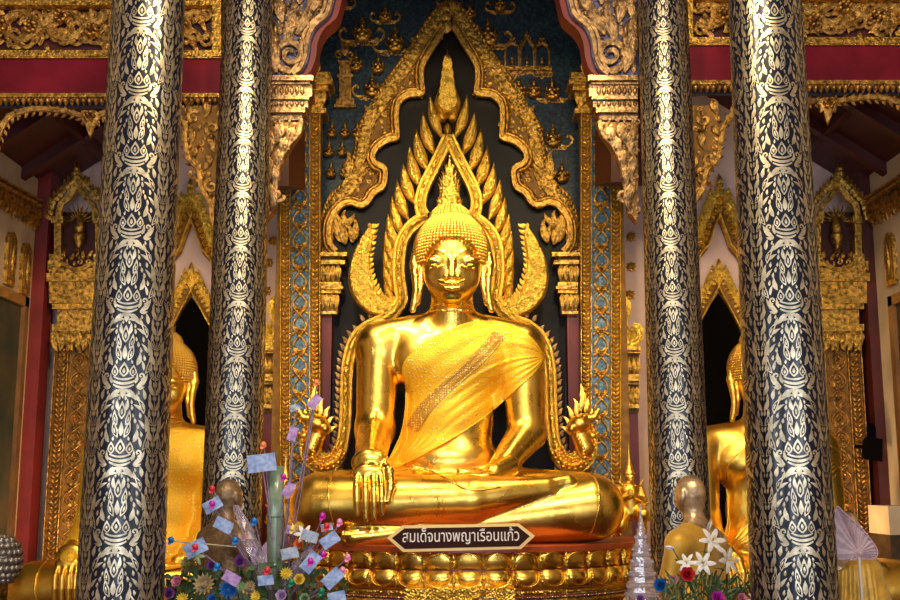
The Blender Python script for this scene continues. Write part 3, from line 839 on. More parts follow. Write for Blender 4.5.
for sd in (-1,1):
    fx=(lambda p:list(p)) if sd<0 else mir
    W=Wall(YN)
    b=MB()
    poly=fx(innerL)+fx([(338,256)])+fx(catmull(outer_half,3))[::-1]
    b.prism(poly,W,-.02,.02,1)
    # ribbed moulding on the inner edge (two steps)
    il=fx(innerL)
    def off(pts,d):
        out=[]
        for i,(x,y) in enumerate(pts):
            a=pts[max(i-1,0)];q=pts[min(i+1,len(pts)-1)]; tx,ty=q[0]-a[0],q[1]-a[1]; L=sqrt(tx*tx+ty*ty) or 1
            out.append((x-ty/L*d,y+tx/L*d))
        return out
    s_=1 if sd<0 else -1
    b.sweep(W,off(il,1.2*s_),2.6,.15,GROOVE,0,.04); b.sweep(W,off(il,6.2*s_),2.0,.10,DOME,0,.04)
    for x,y,a in walk(off(il,9.5*s_),3.4): dome(b,W,x,y,1.2,.07)
    for x,y,a in walk(off(il,9*s_),3.2): dome(b,W,x,y,1.3,.05,0,.02)
    # overlapping kranok on the body and flame tips at the rim
    ol=fx(catmull(outer_half,5))
    for i,(x,y,a) in enumerate(walk(ol,6.2)):
        kranok(b,W,x,y,a+pi-.75*s_,15,3.4,-s_,.10,0,False,.02)
    for i,(x,y,a) in enumerate(walk(off(ol,-7*s_),9)):
        kranok(b,W,x,y,a+pi-.2*s_,15,3.2,-s_,.09,0,False,.03)
    carve(b,W,poly,(4.2,3,2.2),lambda x,y: pi/2,51,.05,tries=1200,gap=.9,h0=.022)
    for i,(x,y,a) in enumerate(walk(ol,4.6)):
        leaf(b,W,x+2*s_*0,y,a+pi+.85*s_,9,1.7,-.9*s_,.03,6,RIDGE,0,.35,h0=.01)
    # large scrolls at the cusps
    for (x,y,r) in ((352,186,9),(345,232,10),(336,212,6),(372,118,7),(392,92,7)):
        xx=x if sd<0 else 899-x
        spiral(b,W,xx,y,r,1.5,pi/2,s_,r*.25,.12,h0=.04)
        for q in range(3): kranok(b,W,xx,y-r*.5,pi/2+(q-1)*.7,r*1.7,r*.36,1 if q else -1,.10,0,False,.05)
    # standing flame spray of the lowest scroll
    for (x,y,a,L_) in ((346,246,1.9,30),(352,244,1.4,26),(340,240,1.8,34),(357,170,1.2,26),(349,176,1.6,26)):
        xx=x if sd<0 else 899-x
        kranok(b,W,xx,y,a if sd<0 else pi-a,L_,5,-s_,.11,0,False,.05)
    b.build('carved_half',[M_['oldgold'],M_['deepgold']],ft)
b=MB(); 
for k in range(3): leaf(b,Wall(YN-.08),446.5,34-k*10,pi/2,22-3*k,6-k,0,.08,8,GROOVE)
b.build('apex_leaves',M_['oldgold'],ft)
# ================================================================ HALO (RUEAN KAEW) OF FLAMES ROUND THE STATUE
YH=12.95
CX=448.5
halo=thing('flame_halo','pointed halo of golden flame leaves round the great Buddha, ending in two serpent heads','halo',P(CX,470,YH))
def mh(pts,sd): return [(x if sd<0 else 2*CX-x,y) for x,y in pts]
MOUL=[(-1,0),(-1,.5),(-.8,.8),(-.6,.45),(-.45,.85),(-.15,1),(.15,1),(.45,.85),(.6,.45),(.8,.8),(1,.5),(1,0)]
for sd in (-1,1):
    s_=1 if sd<0 else -1
    W=Wall(YH)
    nose=lambda x: x if sd<0 else 2*CX-x
    # upper ogive band and the band hugging the head, in one run down to the wing
    up_=mh(catmull([(448.5,139),(441,155),(433,171),(425,187),(421,200),(421,210),(424,217)],5),sd)
    hb=mh(catmull([(427,218),(418,223),(409,231),(402,243),(399.5,258),(399,275),(401,291),(402,301),(396,311),(386,316)],5),sd)
    sh=mh(catmull([(401,303),(394,314),(384,321),(370,327),(359,336),(352,350),(348,372),(347,400),(346,425),(342,448),(334,461),(322,463),(313,455),(310,440),(313,426)],6),sd)
    b=MB()
    b.sweep(W,up_,6.2,.17,MOUL); b.sweep(W,hb,6.6,.17,MOUL); 
    n=len(sh); ws=[6.5 if i<n*.62 else 6.5+5.5*sin(pi*min(1,(i/n-.62)/.38)) for i in range(n)]; ws=[w if i<n-4 else w*.9 for i,w in enumerate(ws)]
    b.sweep(W,sh,ws,.20,MOUL)
    for pth in (up_,hb,sh[:int(n*.6)]):
        for q in (pth,):
            for x,y,a in walk(q,3.0): dome(b,W,x,y,1.0,.03,0,.16,6,2)
    b.build('band',M_['leafgold'],halo)
    # big flame leaves
    b=MB()
    tips=[(430.5,96,44,4.6),(423,113,44,5.2),(416.5,130,44,5.4),(410,147,43,5.4),(403.5,164,42,5.3),(397.5,181,41,5.1),(392.5,198,39,4.8),(388.5,215,37,4.6),(386,232,35,4.3),(384.6,248,33,4.0),(384.4,263,31,3.8),(385,278,28,3.5),(387,292,24,3.2)]
    for i,(tx,ty,L,w) in enumerate(tips):
        lean=.27 if i<7 else .27+.02*(i-7)
        bx,by=tx+L*lean,ty+L*.96
        bx,tx=nose(bx),nose(tx)
        a=atan2(by-ty,tx-bx)
        leaf(b,W,bx,by,a+.26*s_,L*1.05,w*1.12,-.52*s_,.11,13,[(-1,0),(-.85,.75),(-.3,.85),(0,1),(.3,.85),(.85,.75),(1,0)],0,.42,h0=.0)
    b.build('flames',M_['leafgold'],halo)
    # curled wing flames beside the head
    b=MB()
    # fan-shaped wing with toothed inner edge
    wing=catmull([(392,314),(376,314),(362,306),(353,292),(350,276),(353,260),(360,246),(368,234),(371,228)],5)
    inn=catmull([(398,304),(390,305),(383,303),(377,297),(372,287),(368,276),(366,262),(368,246),(371,228)],5)
    m=min(len(wing),len(inn)); cen=[((wing[i][0]+inn[i][0])/2,(wing[i][1]+inn[i][1])/2) for i in range(m)]
    wd=[max(.4,.5*sqrt((wing[i][0]-inn[i][0])**2+(wing[i][1]-inn[i][1])**2)) for i in range(m)]
    b.sweep(W,mh(cen,sd),wd,.15,[(-1,0),(-.9,.7),(-.6,.9),(-.5,.7),(0,1),(.5,.7),(.6,.9),(.9,.7),(1,0)],0,.02)
    for k,(x,y,a) in enumerate(walk(mh(inn,sd),6.0)):
        kranok(b,W,x,y,a-1.1*s_ if sd<0 else a+1.1,9.5,2.6,-s_,.10,0,False,.06)
    for k,(x,y,a) in enumerate(walk(mh(cen,sd),8.5)):
        spiral(b,W,x,y,max(1.5,wd[min(m-1,int(k*m/12))]*.55),1.1,a,s_,1.4,.06,h0=.155)
    b.build('wing_flame',M_['leafgold'],halo)
    # small white-gold flames along the outer edge of the shoulder band
    b=MB()
    for k,(x,y,a) in enumerate(walk(sh[int(n*.12):int(n*.74)],7.2)):
        ox=-s_*7; 
        nx,ny=sin(a)*s_,cos(a)*s_
        kranok(b,W,x-7.5*abs(nx)*s_ if True else x,y-(6 if k<4 else 0),pi/2+.55*s_ ,9,2.3,-s_,.06,0,False,.03)
    b.build('edge_flames',M_['palegold'],halo)
    # serpent head
    b=MB(); hx=lambda x: nose(x)
    for k,(x,y,a) in enumerate(walk(sh[int(n*.66):],4.2)):      # scales of the swollen neck
        for e in (-1.4,-.5,.5,1.4): leaf(b,W,x+e*4*sin(a),y+e*4*cos(a),a+pi,5.5,2.1,0,.05,5,DOME,0,.5,h0=.18)
    s0=S(YH)
    A=lambda a: a if sd<0 else pi-a
    B_=Body(.011)
    def ee(x,y,d,rx,ry,rz,k=.02): q=P(hx(x),y,YH-d); B_.ell((q.x,q.y,q.z),(rx*s0,ry,rz*s0),k)
    def ce_(x0,y0,x1,y1,r0_,r1_,d=.2,k=.02): q=P(hx(x0),y0,YH-d); q2=P(hx(x1),y1,YH-d); B_.cap(q,q2,r0_*s0,r1_*s0,k)
    ce_(312,448,317,434,9,9); ee(318,424,.24,10.5,.14,8.5); ce_(315,420,303,417,6.5,4); ce_(303,417,298,409,3.6,1.8)    # skull, upper jaw, snout curled up
    ce_(316,431,304,436,4.6,3.0); ce_(304,436,299,433,2.8,1.4); ee(313,416,.36,3.2,.06,2.8,.01); ee(326,429,.26,5,.12,6); ce_(300,421,300,424,1.2,.6,.24,.005); ce_(303,431,303,428,1.2,.6,.24,.005)
    v,q=B_.mesh(); b.add([tuple(x) for x in v],[tuple(x) for x in q])
    def k_(x,y,a,L,w,s=1,h=.10,h0=.16): kranok(b,W,hx(x),y,A(a),L,w,s*s_,h,0,False,h0)
    for (x,y,a,L,w) in ((314,413,1.8,15,2.4),(318,412,1.62,26,3.0),(322,417,1.45,19,2.8),(326,420,1.2,15,2.6),(328,426,.9,12,2.4),(329,433,.6,11,2.2),(318,400,1.6,16,2.0),(309,417,1.95,8,1.8)): k_(x,y,a,L,w)
    for (x,y,a,L) in ((311,437,-2.5,8),(316,441,-2.2,9)): k_(x,y,a,L,1.8)
    for x,y,a in walk([(hx(q),z) for q,z in ((324,436),(318,446),(316,456))],3.2): leaf(b,W,x,y,a,5,2.4,0,.04,5,DOME,0,.5,h0=.30)
    b.build('serpent_head',M_['gold_curl'],halo)
# finial drop at the top
b=MB(); W=Wall(YH)
pts=[(CX-1,120-i*3.05) for i in range(24)]
w=[1.5,6,9.5,11.5,12.6,13,12.8,12.2,11.2,10,8.8,7.5,6.3,5.2,3.8,3.2,2.7,2.3,1.9,1.6,1.3,1.0,.7,.3]
b.sweep(W,pts,w,[.22*min(1,x/7) for x in w],[(-1,0),(-.8,.7),(-.45,.85),(0,1),(.45,.85),(.8,.7),(1,0)])
for k in range(5):
    for s in (-1,0,1): leaf(b,W,CX-1+s*(6-k*.9),112-k*9,pi/2-s*.12,16,3.6-k*.4,s*.3,.05,7,GROOVE,0,.4,h0=.17)
for s in (-1,1):
    leaf(b,W,CX-1+s*2,122,pi/2-s*.9,14,3.6,s*.6,.12,7,DOME); leaf(b,W,CX-1,124,-pi/2,16,4,0,.12,7,DOME)
b.build('finial',M_['leafgold'],halo)
# standing support of the halo down to the throne
for x in (334,563):
    b=MB(); p=P(x,462,YH); b.box(p.x-.1,p.x+.1,YH,YH+.1,1.44,p.z); b.build('support',M_['oldgold'],halo)
# ================================================================ SEATED BUDDHA
def cc(px,py,Y): p=P(px,py,Y); return np.array((p.x,p.y,p.z))
def rr(r,Y): return r*S(Y)
def E(B,px,py,Y,rx,ry,rz,k=.05,rot=None): s=S(Y); B.ell(cc(px,py,Y),(rx*s,ry*s,rz*s),k,rot)
def Cp(B,a,b,ra,rb,k=.05): B.cap(cc(*a),cc(*b),rr(ra,a[2]),rr(rb,b[2]),k)
def buddha_body():
    B=Body(.0155)
    # trunk
    E(B,450,362,12.2,60,30,40,.1); E(B,450,345,12.22,70,27,24,.12)
    E(B,420,360,12.08,26,18,20,.08); E(B,480,360,12.08,26,18,20,.08)
    E(B,450,420,12.2,43,28,55,.14); E(B,449,462,12.15,50,34,30,.12)
    Cp(B,(452,335,12.16),(452,285,12.1),23,20,.07)
    Cp(B,(452,322,12.18),(392,336,12.2),13,17,.1); Cp(B,(452,322,12.18),(508,336,12.2),13,17,.1)
    E(B,379,347,12.2,24,23,25,.07); E(B,521,347,12.2,24,23,25,.07)
    # right arm (left in the picture)
    Cp(B,(379,348,12.2),(375,432,12.05),22,18.5,.05); Cp(B,(375,430,12.03),(371,455,11.5),18.5,15.5,.09)
    Cp(B,(371,455,11.5),(369,468,11.25),13,12,.04)
    # left arm
    Cp(B,(521,348,12.2),(527,430,12.05),23,19,.05); Cp(B,(527,433,12.03),(500,468,11.6),19,12,.05)
    # thighs and lap
    Cp(B,(428,492,12.05),(322,505,11.55),27,32,.06); Cp(B,(470,492,12.05),(590,506,11.55),27,32,.06)
    E(B,450,504,11.85,95,40,26,.1); E(B,450,488,11.65,66,24,13,.08)
    # lower leg underneath and upper shin
    Cp(B,(591,508,11.5),(420,530,11.35),32,19,.03); Cp(B,(420,530,11.35),(352,537,11.25),15,9,.03)
    Cp(B,(321,506,11.5),(470,499,11.25),31,23,.03); Cp(B,(470,499,11.25),(545,490,11.33),23,13,.03)
    # upturned foot of the upper leg
    Cp(B,(536,489,11.30),(568,482,11.36),10,8,.02)
    for i in range(5): E(B,569+i*.5,482-i*1.2,11.30+i*.045,5,3.2,3.6,.008)
    for i in range(5): E(B,343+i*3.6,534.5,11.16+i*.01,2.2,3,4.2,.006)
    return B
V,Q=buddha_body().mesh()
buddha=thing('buddha_statue','huge polished gold Buddha statue seated cross-legged in the centre, one hand over its shin','statue',P(450,545,11.9))
buddha_loc=root_loc(buddha)
mesh_obj('body',V,Q,M_['gold'],buddha)
body_bvh=BVHTree.FromPolygons([tuple(v) for v in V],[tuple(q) for q in Q])
# right hand hanging over the shin
def hand_right():
    B=Body(.008)
    Cp(B,(373,440,11.8),(370,460,11.32),16.5,13.5,.03)
    E(B,369.5,463,11.23,18,8.5,14,.04); E(B,369,473,11.13,16.5,5.5,9,.04)
    for i,x in enumerate((356.5,365.2,373.6,381.3)):
        e=(514,519,518,513)[i]
        pts=[(x+ (369-x)*.08,474,11.13),(x,486,11.03),(x+.3,501,11.015),(x+.6,e,11.02)]
        for j_,(a,b_) in enumerate(zip(pts[:-1],pts[1:])): Cp(B,a,b_,3.9,3.6 if b_[1]<510 else 2.8,.004 if j_ else .018)
    pts=[(381,458,11.30),(389,471,11.15),(390.5,486,11.06),(387.5,501,11.02)]
    for i,(a,b_) in enumerate(zip(pts[:-1],pts[1:])): Cp(B,a,b_,6.5-i,5.5-i,.02)
    return B.mesh()
v,q=hand_right(); hr=mesh_obj('right_hand',v,q,M_['gold'],buddha)
def hand_left():
    B=Body(.008)
    Cp(B,(508,466,11.62),(494,473,11.45),12,10,.03)
    E(B,480,477,11.33,18,12,6.5,.03)
    for i in range(4):
        x0=466;pts=[(x0+i*2,476+i*2.2,11.38-.075*i),(450+i,478.5+i*2.4,11.36-.075*i),(434+i*2.2,480+i*2.6,11.34-.075*i)]
        Cp(B,pts[0],pts[1],4,3.7,.006); Cp(B,pts[1],pts[2],3.7,2.8,.006)
    Cp(B,(478,473,11.40),(460,471,11.40),5,3.4,.015)
    return B.mesh()
v,q=hand_left(); mesh_obj('left_hand',v,q,M_['gold'],buddha)
# ---- head
def head():
    B=Body(.0075); Y=12.0
    def e(px,py,dY,rx,ry,rz,k=.03,rot=None): E(B,px,py,Y+dY,rx,ry,rz,k,rot)
    e(452,250,.06,31,33,34,.06); e(452,266,-.05,30,27,34,.06); e(452,285,-.09,24,21,18,.06)
    e(452,298,-.16,10,9,6,.04)
    e(436,278,-.15,11,10,12,.05); e(468,278,-.15,11,10,12,.05)
    e(452,243,-.19,23,9,12,.06)
    for s in (-1,1):
        pts=[(2.5,258.5),(7,253.5),(13,250.5),(20,251.5),(27,257)]
        for a,b_ in zip(pts[:-1],pts[1:]): Cp(B,(452+s*a[0],a[1],Y-.325+.00028*a[0]**2),(452+s*b_[0],b_[1],Y-.325+.00028*b_[0]**2),1.7,1.6,.015)
        e(452+s*15,261,-.265,10,5.5,5.2,.012)
        Cp(B,(452+s*6,264,Y-.315),(452+s*14.5,267.2,Y-.335),1.0,1.4,.006); Cp(B,(452+s*14.5,267.2,Y-.335),(452+s*25,263.5,Y-.25),1.4,.9,.006)
        Cp(B,(452+s*7,268.5,Y-.30),(452+s*22,268.5,Y-.26),1.2,1.2,.012)
        e(452+s*5.4,276.5,-.345,3.8,3.8,2.9,.012)
    Cp(B,(452,256,Y-.31),(452,274,Y-.42),2.8,3.8,.03); e(452,276,-.42,4.2,4.2,3.6,.015)
    for s in (-1,1):
        Cp(B,(452,283.6,Y-.365),(452+s*6.5,282.6,Y-.35),1.9,1.9,.005); Cp(B,(452+s*6.5,282.6,Y-.35),(452+s*14.5,280,Y-.275),1.9,.8,.005)
        Cp(B,(452,288.6,Y-.36),(452+s*7,287.6,Y-.345),2.4,2.0,.005); Cp(B,(452+s*7,287.6,Y-.345),(452+s*13,283,Y-.28),1.9,.7,.005)
    Cp(B,(452,295,Y+.09),(452,312,Y+.12),20,20.3,.05)
    for yy,r_ in ((306,21.3),(312,22.2)):
        for k in range(9):
            a1,a2=pi+.2+(pi-.4)*k/9,pi+.2+(pi-.4)*(k+1)/9
            c_=cc(452,yy,Y+.10); q=lambda a:c_+np.array((cos(a)*r_*S(Y),sin(a)*r_*S(Y),-.02*abs(sin(a)))); B.cap(q(a1),q(a2),.012,.012,.02)
    return B.mesh()
v,q=head(); mesh_obj('head',v,q,M_['gold'],buddha)
# half-closed eyes painted dark below the lids
for s_e in (-1,1):
    b=MB()
    for k in range(7):
        u=(k-3)/3; q=cc(452+s_e*(14.5+u*7),265.4+.9*(1-u*u)-.3*u*s_e*0,12.0-.325+.00028*(14.5+u*7)**2-.012)
        b.sphere(q,(.017,.012,.0105*(1.05-abs(u)*.6)),0,8,6)
    b.build('eye',mat('dark_eye',(.03,.015,.01),.2),buddha)
# ears
for s in (-1,1):
    B=Body(.0075); x=lambda d:452+s*d
    pts=[(33,250,12.02),(36.5,254,12.02),(38,264,12.02),(36.5,276,11.98),(36,290,11.96),(37.5,303,11.96),(39.5,310,11.96)]
    rs=(3,4,4.5,4,3.2,3.6,3)
    for i in range(6): Cp(B,(x(pts[i][0]),pts[i][1],pts[i][2]),(x(pts[i+1][0]),pts[i+1][1],pts[i+1][2]),rs[i],rs[i+1],.01)
    Cp(B,(x(31),262,12.0),(x(30.5),285,11.97),3,2.4,.02); Cp(B,(x(30.5),285,11.97),(x(34),303,11.96),2.4,2.4,.02)
    Cp(B,(x(30),262,12.02),(x(36),266,12.0),4,4,.02)
    v,q=B.mesh(); mesh_obj('ear',v,q,M_['gold'],buddha)
# ---- hair of small curls, cranial bump, flame
b=MB(); s0=S(12.0)
ce=cc(451.5,251,12.07); R=np.array((37.5,40,38.5))*s0
b2=Body(.014); b2.ell(ce,R*.965,.02); E(b2,450.5,219,12.08,20,20,14,.04)
b2.cut(cc(452,279,11.66),np.array((35.5,38,43))*s0,.02); b2.cut(cc(452,318,12.0),np.array((60,60,40))*s0,.02)
v,q=b2.mesh(); b.add([tuple(x) for x in v],[tuple(x) for x in q])
hb_=BVHTree.FromPolygons([tuple(x) for x in v],[tuple(x) for x in q])
def curls(c,R,rows,ring0,rad,t0,t1):
    for j in range(rows):
        t=t0+(t1-t0)*j/(rows-1); n=ring0
        for i in range(n):
            a=2*pi*i/n
            p=Vector((c[0]+R[0]*sin(t)*cos(a),c[1]+R[1]*sin(t)*sin(a),c[2]+R[2]*cos(t)))
            r=hb_.find_nearest(p)
            if r[0] is None or (r[0]-p).length>.03: continue
            rs=max(.35,sin(t))**.8; b.sphere(p,(rad*rs,rad*rs,rad*.9),0,6,4)
curls(ce,R,24,64,.0215,.12,1.95)
cu=cc(450.5,219,12.08); Ru=np.array((20.5,20.5,14.5))*s0
curls(cu,Ru,10,34,.0205,.2,1.7)
b.build('hair_curls',M_['gold_curl'],buddha)
b=MB()
# flame of the crown: layered lotus then flame leaves on a lathe core
base=cc(449.5,204,12.08)
b.lathe(base,[(9*s0,-.05),(11*s0,.0),(9*s0,.04),(6*s0,.06),(7.5*s0,.10),(7.5*s0,.18),(6*s0,.27),(4*s0,.36),(2*s0,.45),(.8*s0,.52),(.01,.57)],0,20)
def petal3(mb,c,dirv,up_,L,Wd,curl,n=7):
    d=Vector(dirv).normalized(); u=Vector(up_); u=(u-d*u.dot(d)).normalized(); s_=d.cross(u); vs=[]; c=Vector(c); p=c.copy()
    for i in range(n+1):
        t=i/n; a=curl*(t*1.6-.8)
        if i: p=p+(d*cos(a)+u*sin(a))*(L/n)
        w=Wd*max(.02,(1-t)**.8)*min(1,.5+2*t); th=w*.55
        for e,hh in ((-1,0),(-.6,.7),(0,1),(.6,.7),(1,0)): vs.append(p+s_*(w*e)+u*(hh*th))
    mb.add(vs,[(i*5+j,i*5+j+1,(i+1)*5+j+1,(i+1)*5+j) for i in range(n) for j in range(4)])
for lv,(z0,rad,n,L,Wd) in enumerate(((-.03,12,12,.10,.04),(.03,8.5,9,.17,.05),(.07,9.5,9,.19,.052),(.13,9,8,.19,.05),(.20,7.5,7,.18,.042),(.27,5.6,6,.17,.034),(.34,3.8,5,.15,.025))):
    for i in range(n):
        a=2*pi*(i+.5*(lv%2))/n-pi/2
        petal3(b,(base[0]+rad*s0*cos(a),base[1]+rad*s0*sin(a),base[2]+z0),(cos(a)*.12,sin(a)*.12,1),(cos(a),sin(a),0),L,Wd,.75 if lv<6 else .2)
b.build('crown_flame',M_['leafgold'],buddha)
# ---- robe hems on the limbs (thin raised cords)
b=MB()
def hug(pts,r,n=26,off=.004):
    out=[]
    for x,y in catmull(pts,6):
        o=Vector((0,0,CAMZ)); d=(P(x,y,12)-o).normalized()
        h=body_bvh.ray_cast(o,d)
        if h[0] is not None: out.append(h[0]-d*off)
    if len(out)>2:
        b=MB(); b.tube(out,r,0,6); b.build('robe_hem',M_['gold'],buddha)
hug([(333,470),(329,485),(329,505),(333,525),(338,538)],.012)
hug([(590,470),(598,485),(599,505),(595,525),(588,540)],.012)
hug([(438,497),(439,507),(437,517)],.01); hug([(443,498),(444,508),(442,517)],.008)
hug([(340,470),(380,473),(420,468),(445,478),(470,490),(500,487)],.010)
# ---- chest cloth draped over the shoulder
up_e=[(384,467),(393,450),(401,432),(405,408),(405,385),(402,368),(410,354),(432,338),(462,324),(490,320),(515,326),(533,339),(545,356)]
lo_e=[(388,470),(400,466),(415,459),(432,450),(450,440),(466,430),(482,419),(496,408),(508,397),(520,386),(530,377),(539,367),(545,357)]
def drape(u_pts,l_pts,ns,nt,off,fold,bvh=body_bvh,sm=6,shape=None):
    U=resample(catmull(u_pts,5),1); U=[U[int(i*(len(U)-1)/(ns-1))] for i in range(ns)]
    Lw=resample(catmull(l_pts,5),1); Lw=[Lw[int(i*(len(Lw)-1)/(ns-1))] for i in range(ns)]
    O=Vector((0,0,CAMZ)); G=np.full((ns,nt),np.nan); D=np.zeros((ns,nt,3))
    for i in range(ns):
        for j in range(nt):
            t=j/(nt-1); x=U[i][0]*(1-t)+Lw[i][0]*t; y=U[i][1]*(1-t)+Lw[i][1]*t
            d=(P(x,y,12)-O).normalized(); D[i,j]=d; h=bvh.ray_cast(O,d)
            if h[0] is not None and h[0].y<12.6: G[i,j]=h[3]
    base=G.copy()
    m=np.isnan(G); G[m]=np.nanmedian(G)
    for k in range(60):     # fill holes
        A=G.copy(); A[1:-1,1:-1]=(G[:-2,1:-1]+G[2:,1:-1]+G[1:-1,:-2]+G[1:-1,2:])/4
        A[0]=G[1];A[-1]=G[-2];A[:,0]=G[:,1] if m[:,0].any() else G[:,0];A[:,-1]=G[:,-2] if m[:,-1].any() else G[:,-1]
        G[m]=A[m]
    for k in range(sm):
        A=G.copy(); A[1:-1,1:-1]=(G[:-2,1:-1]+G[2:,1:-1]+G[1:-1,:-2]+G[1:-1,2:])/4
        G=np.where(m,A,np.minimum(A,base))
    V=[];F_=[]
    for i in range(ns):
        for j in range(nt):
            g=G[i,j]-off-fold(i/(ns-1),j/(nt-1)); V.append(np.array((0,0,CAMZ))+D[i,j]*g)
    for i in range(ns):   # back skin for thickness
        for j in range(nt):
            g=G[i,j]+.004-off*.5; V.append(np.array((0,0,CAMZ))+D[i,j]*g)
    idx=lambda i,j,k=0:k*ns*nt+i*nt+j
    for i in range(ns-1):
        for j in range(nt-1):
            F_.append((idx(i,j),idx(i,j+1),idx(i+1,j+1),idx(i+1,j))); F_.append((idx(i,j,1),idx(i+1,j,1),idx(i+1,j+1,1),idx(i,j+1,1)))
        for j in (0,nt-1): F_.append((idx(i,j),idx(i+1,j),idx(i+1,j,1),idx(i,j,1)))
    for j in range(nt-1):
        for i in (0,ns-1): F_.append((idx(i,j),idx(i,j+1),idx(i,j+1,1),idx(i,j,1)))
    return np.array(V),F_
def cfold(s,t):
    f=0
    if t>.56: f=.016*abs(sin((t-.56)*30+s*1.2))**.6*min(1,8*(1-t))
    f+=.005*sin(s*22+t*6)*(1 if t<.44 else .4)+.004*sin(t*34+s*4)*(t<.44)
    return f+.012
V2,F2=drape(up_e,lo_e,120,60,.02,cfold)
mesh_obj('shoulder_cloth',V2,F2,M_['cloth'],buddha)
# beaded band lying across the cloth
V3,F3=drape([(406,425),(418,406),(436,388),(458,368),(480,347),(494,331)],[(417,431),(429,414),(447,395),(469,375),(491,354),(505,337)],80,8,.045,lambda s,t:.012+.004*sin(t*12))
mesh_obj('beaded_band',V3,F3,M_['band'],buddha)
# ================================================================ THRONE WITH LOTUS PETALS
base_z=float(P(450,547,10.95).z)
TC=Vector((P(466,540,12.6).x,12.75,0)); RX,RY=2.02,1.86
throne=thing('lotus_throne','wide gilded lotus throne with two rows of rounded petals, under the great Buddha','throne',(TC.x,TC.y,0))
def ring(mb,prof,mi=0,n=96,sm=True):     # prof of (outset, z) round the oval plan
    vs=[]
    for o,z in prof:
        for i in range(n):
            a=2*pi*i/n; vs.append((TC.x+(RX+o)*cos(a),TC.y+(RY+o)*sin(a)*(1 if sin(a)<0 else .25),z))
    mb.add(vs,[(j*n+i,j*n+(i+1)%n,(j+1)*n+(i+1)%n,(j+1)*n+i) for j in range(len(prof)-1) for i in range(n)],mi,sm)
Z=base_z
b=MB(); ring(b,[(-1.8,Z+.012),(-.02,Z+.012),(.0,Z),(.0,Z-.05),(-.05,Z-.06),(-.05,Z-.5)],0,sm=False); 
b.build('seat_slab',mat('orange_red_paint',(.42,.075,.02),.35,.1,var=.3,vscale=3),throne)
b=MB(); ring(b,[(-.02,Z-.05),(-.06,Z-.1),(-.10,Z-.2),(-.12,Z-.23),(-.05,Z-.27),(.0,Z-.33),(.01,Z-.38),(-.03,Z-.40),(-.03,Z-.43)],0); b.build('petal_core',M_['gold'],throne)
def frame(a,o,z):
    c=np.array((TC.x+(RX+o)*cos(a),TC.y+(RY+o)*sin(a)*(1 if sin(a)<0 else .25),z)); nrm=np.array((cos(a)/RX,sin(a)/RY,0)); nrm/=np.linalg.norm(nrm); tg=np.array((-nrm[1],nrm[0],0)); return c,tg,nrm
def petals(name,n,z_root,z_tip,o,w,bulge,shift,lip):
    """ring of cushion-like petals, tips curled outward"""
    b=MB(); 
    for k in range(n):
        a=-pi/2+2*pi*(k+shift)/n
        if sin(a)>.35: continue
        c,tg,nr=frame(a,o,0); nu,nv=8,7; vs=[]
        for j in range(nv+1):
            t=j/nv; z=z_root+(z_tip-z_root)*t; ww=w*(.80+.2*sin(pi*min(1,t*1.2)))*(sqrt(max(0,1-max(0,(t-.62)/.38)**2.4)))
            for i in range(nu+1):
                u=-1+2*i/nu; p=c+tg*u*ww+nr*(bulge*sin(pi*(.15+.75*t))*(1-u*u)**.6+lip*t**4)
                vs.append((p[0],p[1],z))
        b.add(vs,[(j*(nu+1)+i,j*(nu+1)+i+1,(j+1)*(nu+1)+i+1,(j+1)*(nu+1)+i) for j in range(nv) for i in range(nu)])
        # raised rim
        pts=[]
        for t in [i/12 for i in range(13)]:
            ang=pi*(t); 
            u=-cos(ang); v=sin(ang)**.6
            z=z_root+(z_tip-z_root)*(.08+.86*v); p=c+tg*u*w*.86+nr*(bulge*.9*sin(pi*(.15+.75*v))*(1-u*u*.7)**.6+lip*v**4+.012); pts.append((p[0],p[1],z))
        b.tube(pts,.008,0,5)
    b.build(name,M_['gold'],throne)
n=44
petals('upper_petal_row',n,Z-.215,Z-.05,-.05,.142,.034,0,.03)
petals('lower_petal_row',n,Z-.225,Z-.39,-.04,.142,.072,0,.02)
b=MB()
for k in range(n):      # slender leaves between the petals
    a=-pi/2+2*pi*(k+.5)/n
    if sin(a)>.3: continue
    c,tg,nr=frame(a,-.04,0); M=Local((c[0],c[1],0),tg,(0,0,1),nr)
    leaf(b,M,0,Z-.21,pi/2,.155,.028,0,.05,7,DOME,0,.5,True,h0=.03); leaf(b,M,0,Z-.23,-pi/2,.16,.03,0,.06,7,DOME,0,.5,True,h0=.04)
b.build('sepal_row',M_['leafgold'],throne)
b=MB(); ring(b,[(-.03,Z-.42),(-.02,Z-.43),(-.02,Z-.44)],1)
ring(b,[(-.06,Z-.44),(-.06,Z-.50)],2); ring(b,[(-.02,Z-.50),(.03,Z-.51),(.03,Z-.53),(0,Z-.54),(0,Z-.75),(.06,Z-.76),(.1,Z-.9),(.1,0)],0)
for k in range(220):
    a=-pi*.98+pi*.96*k/219
    c,tg,nr=frame(a,-.05,Z-.455); b.sphere(c,.012,1,6,4)
    c,tg,nr=frame(a,-.045,Z-.485); b.sphere(c,(.014,.014,.009),3 if k%2 else 1,6,4)
b.build('jewelled_base',[M_['oldgold'],M_['leafgold'],M_['darkred'],mat('silver_glass',(.55,.6,.75),.15,.8)],throne)
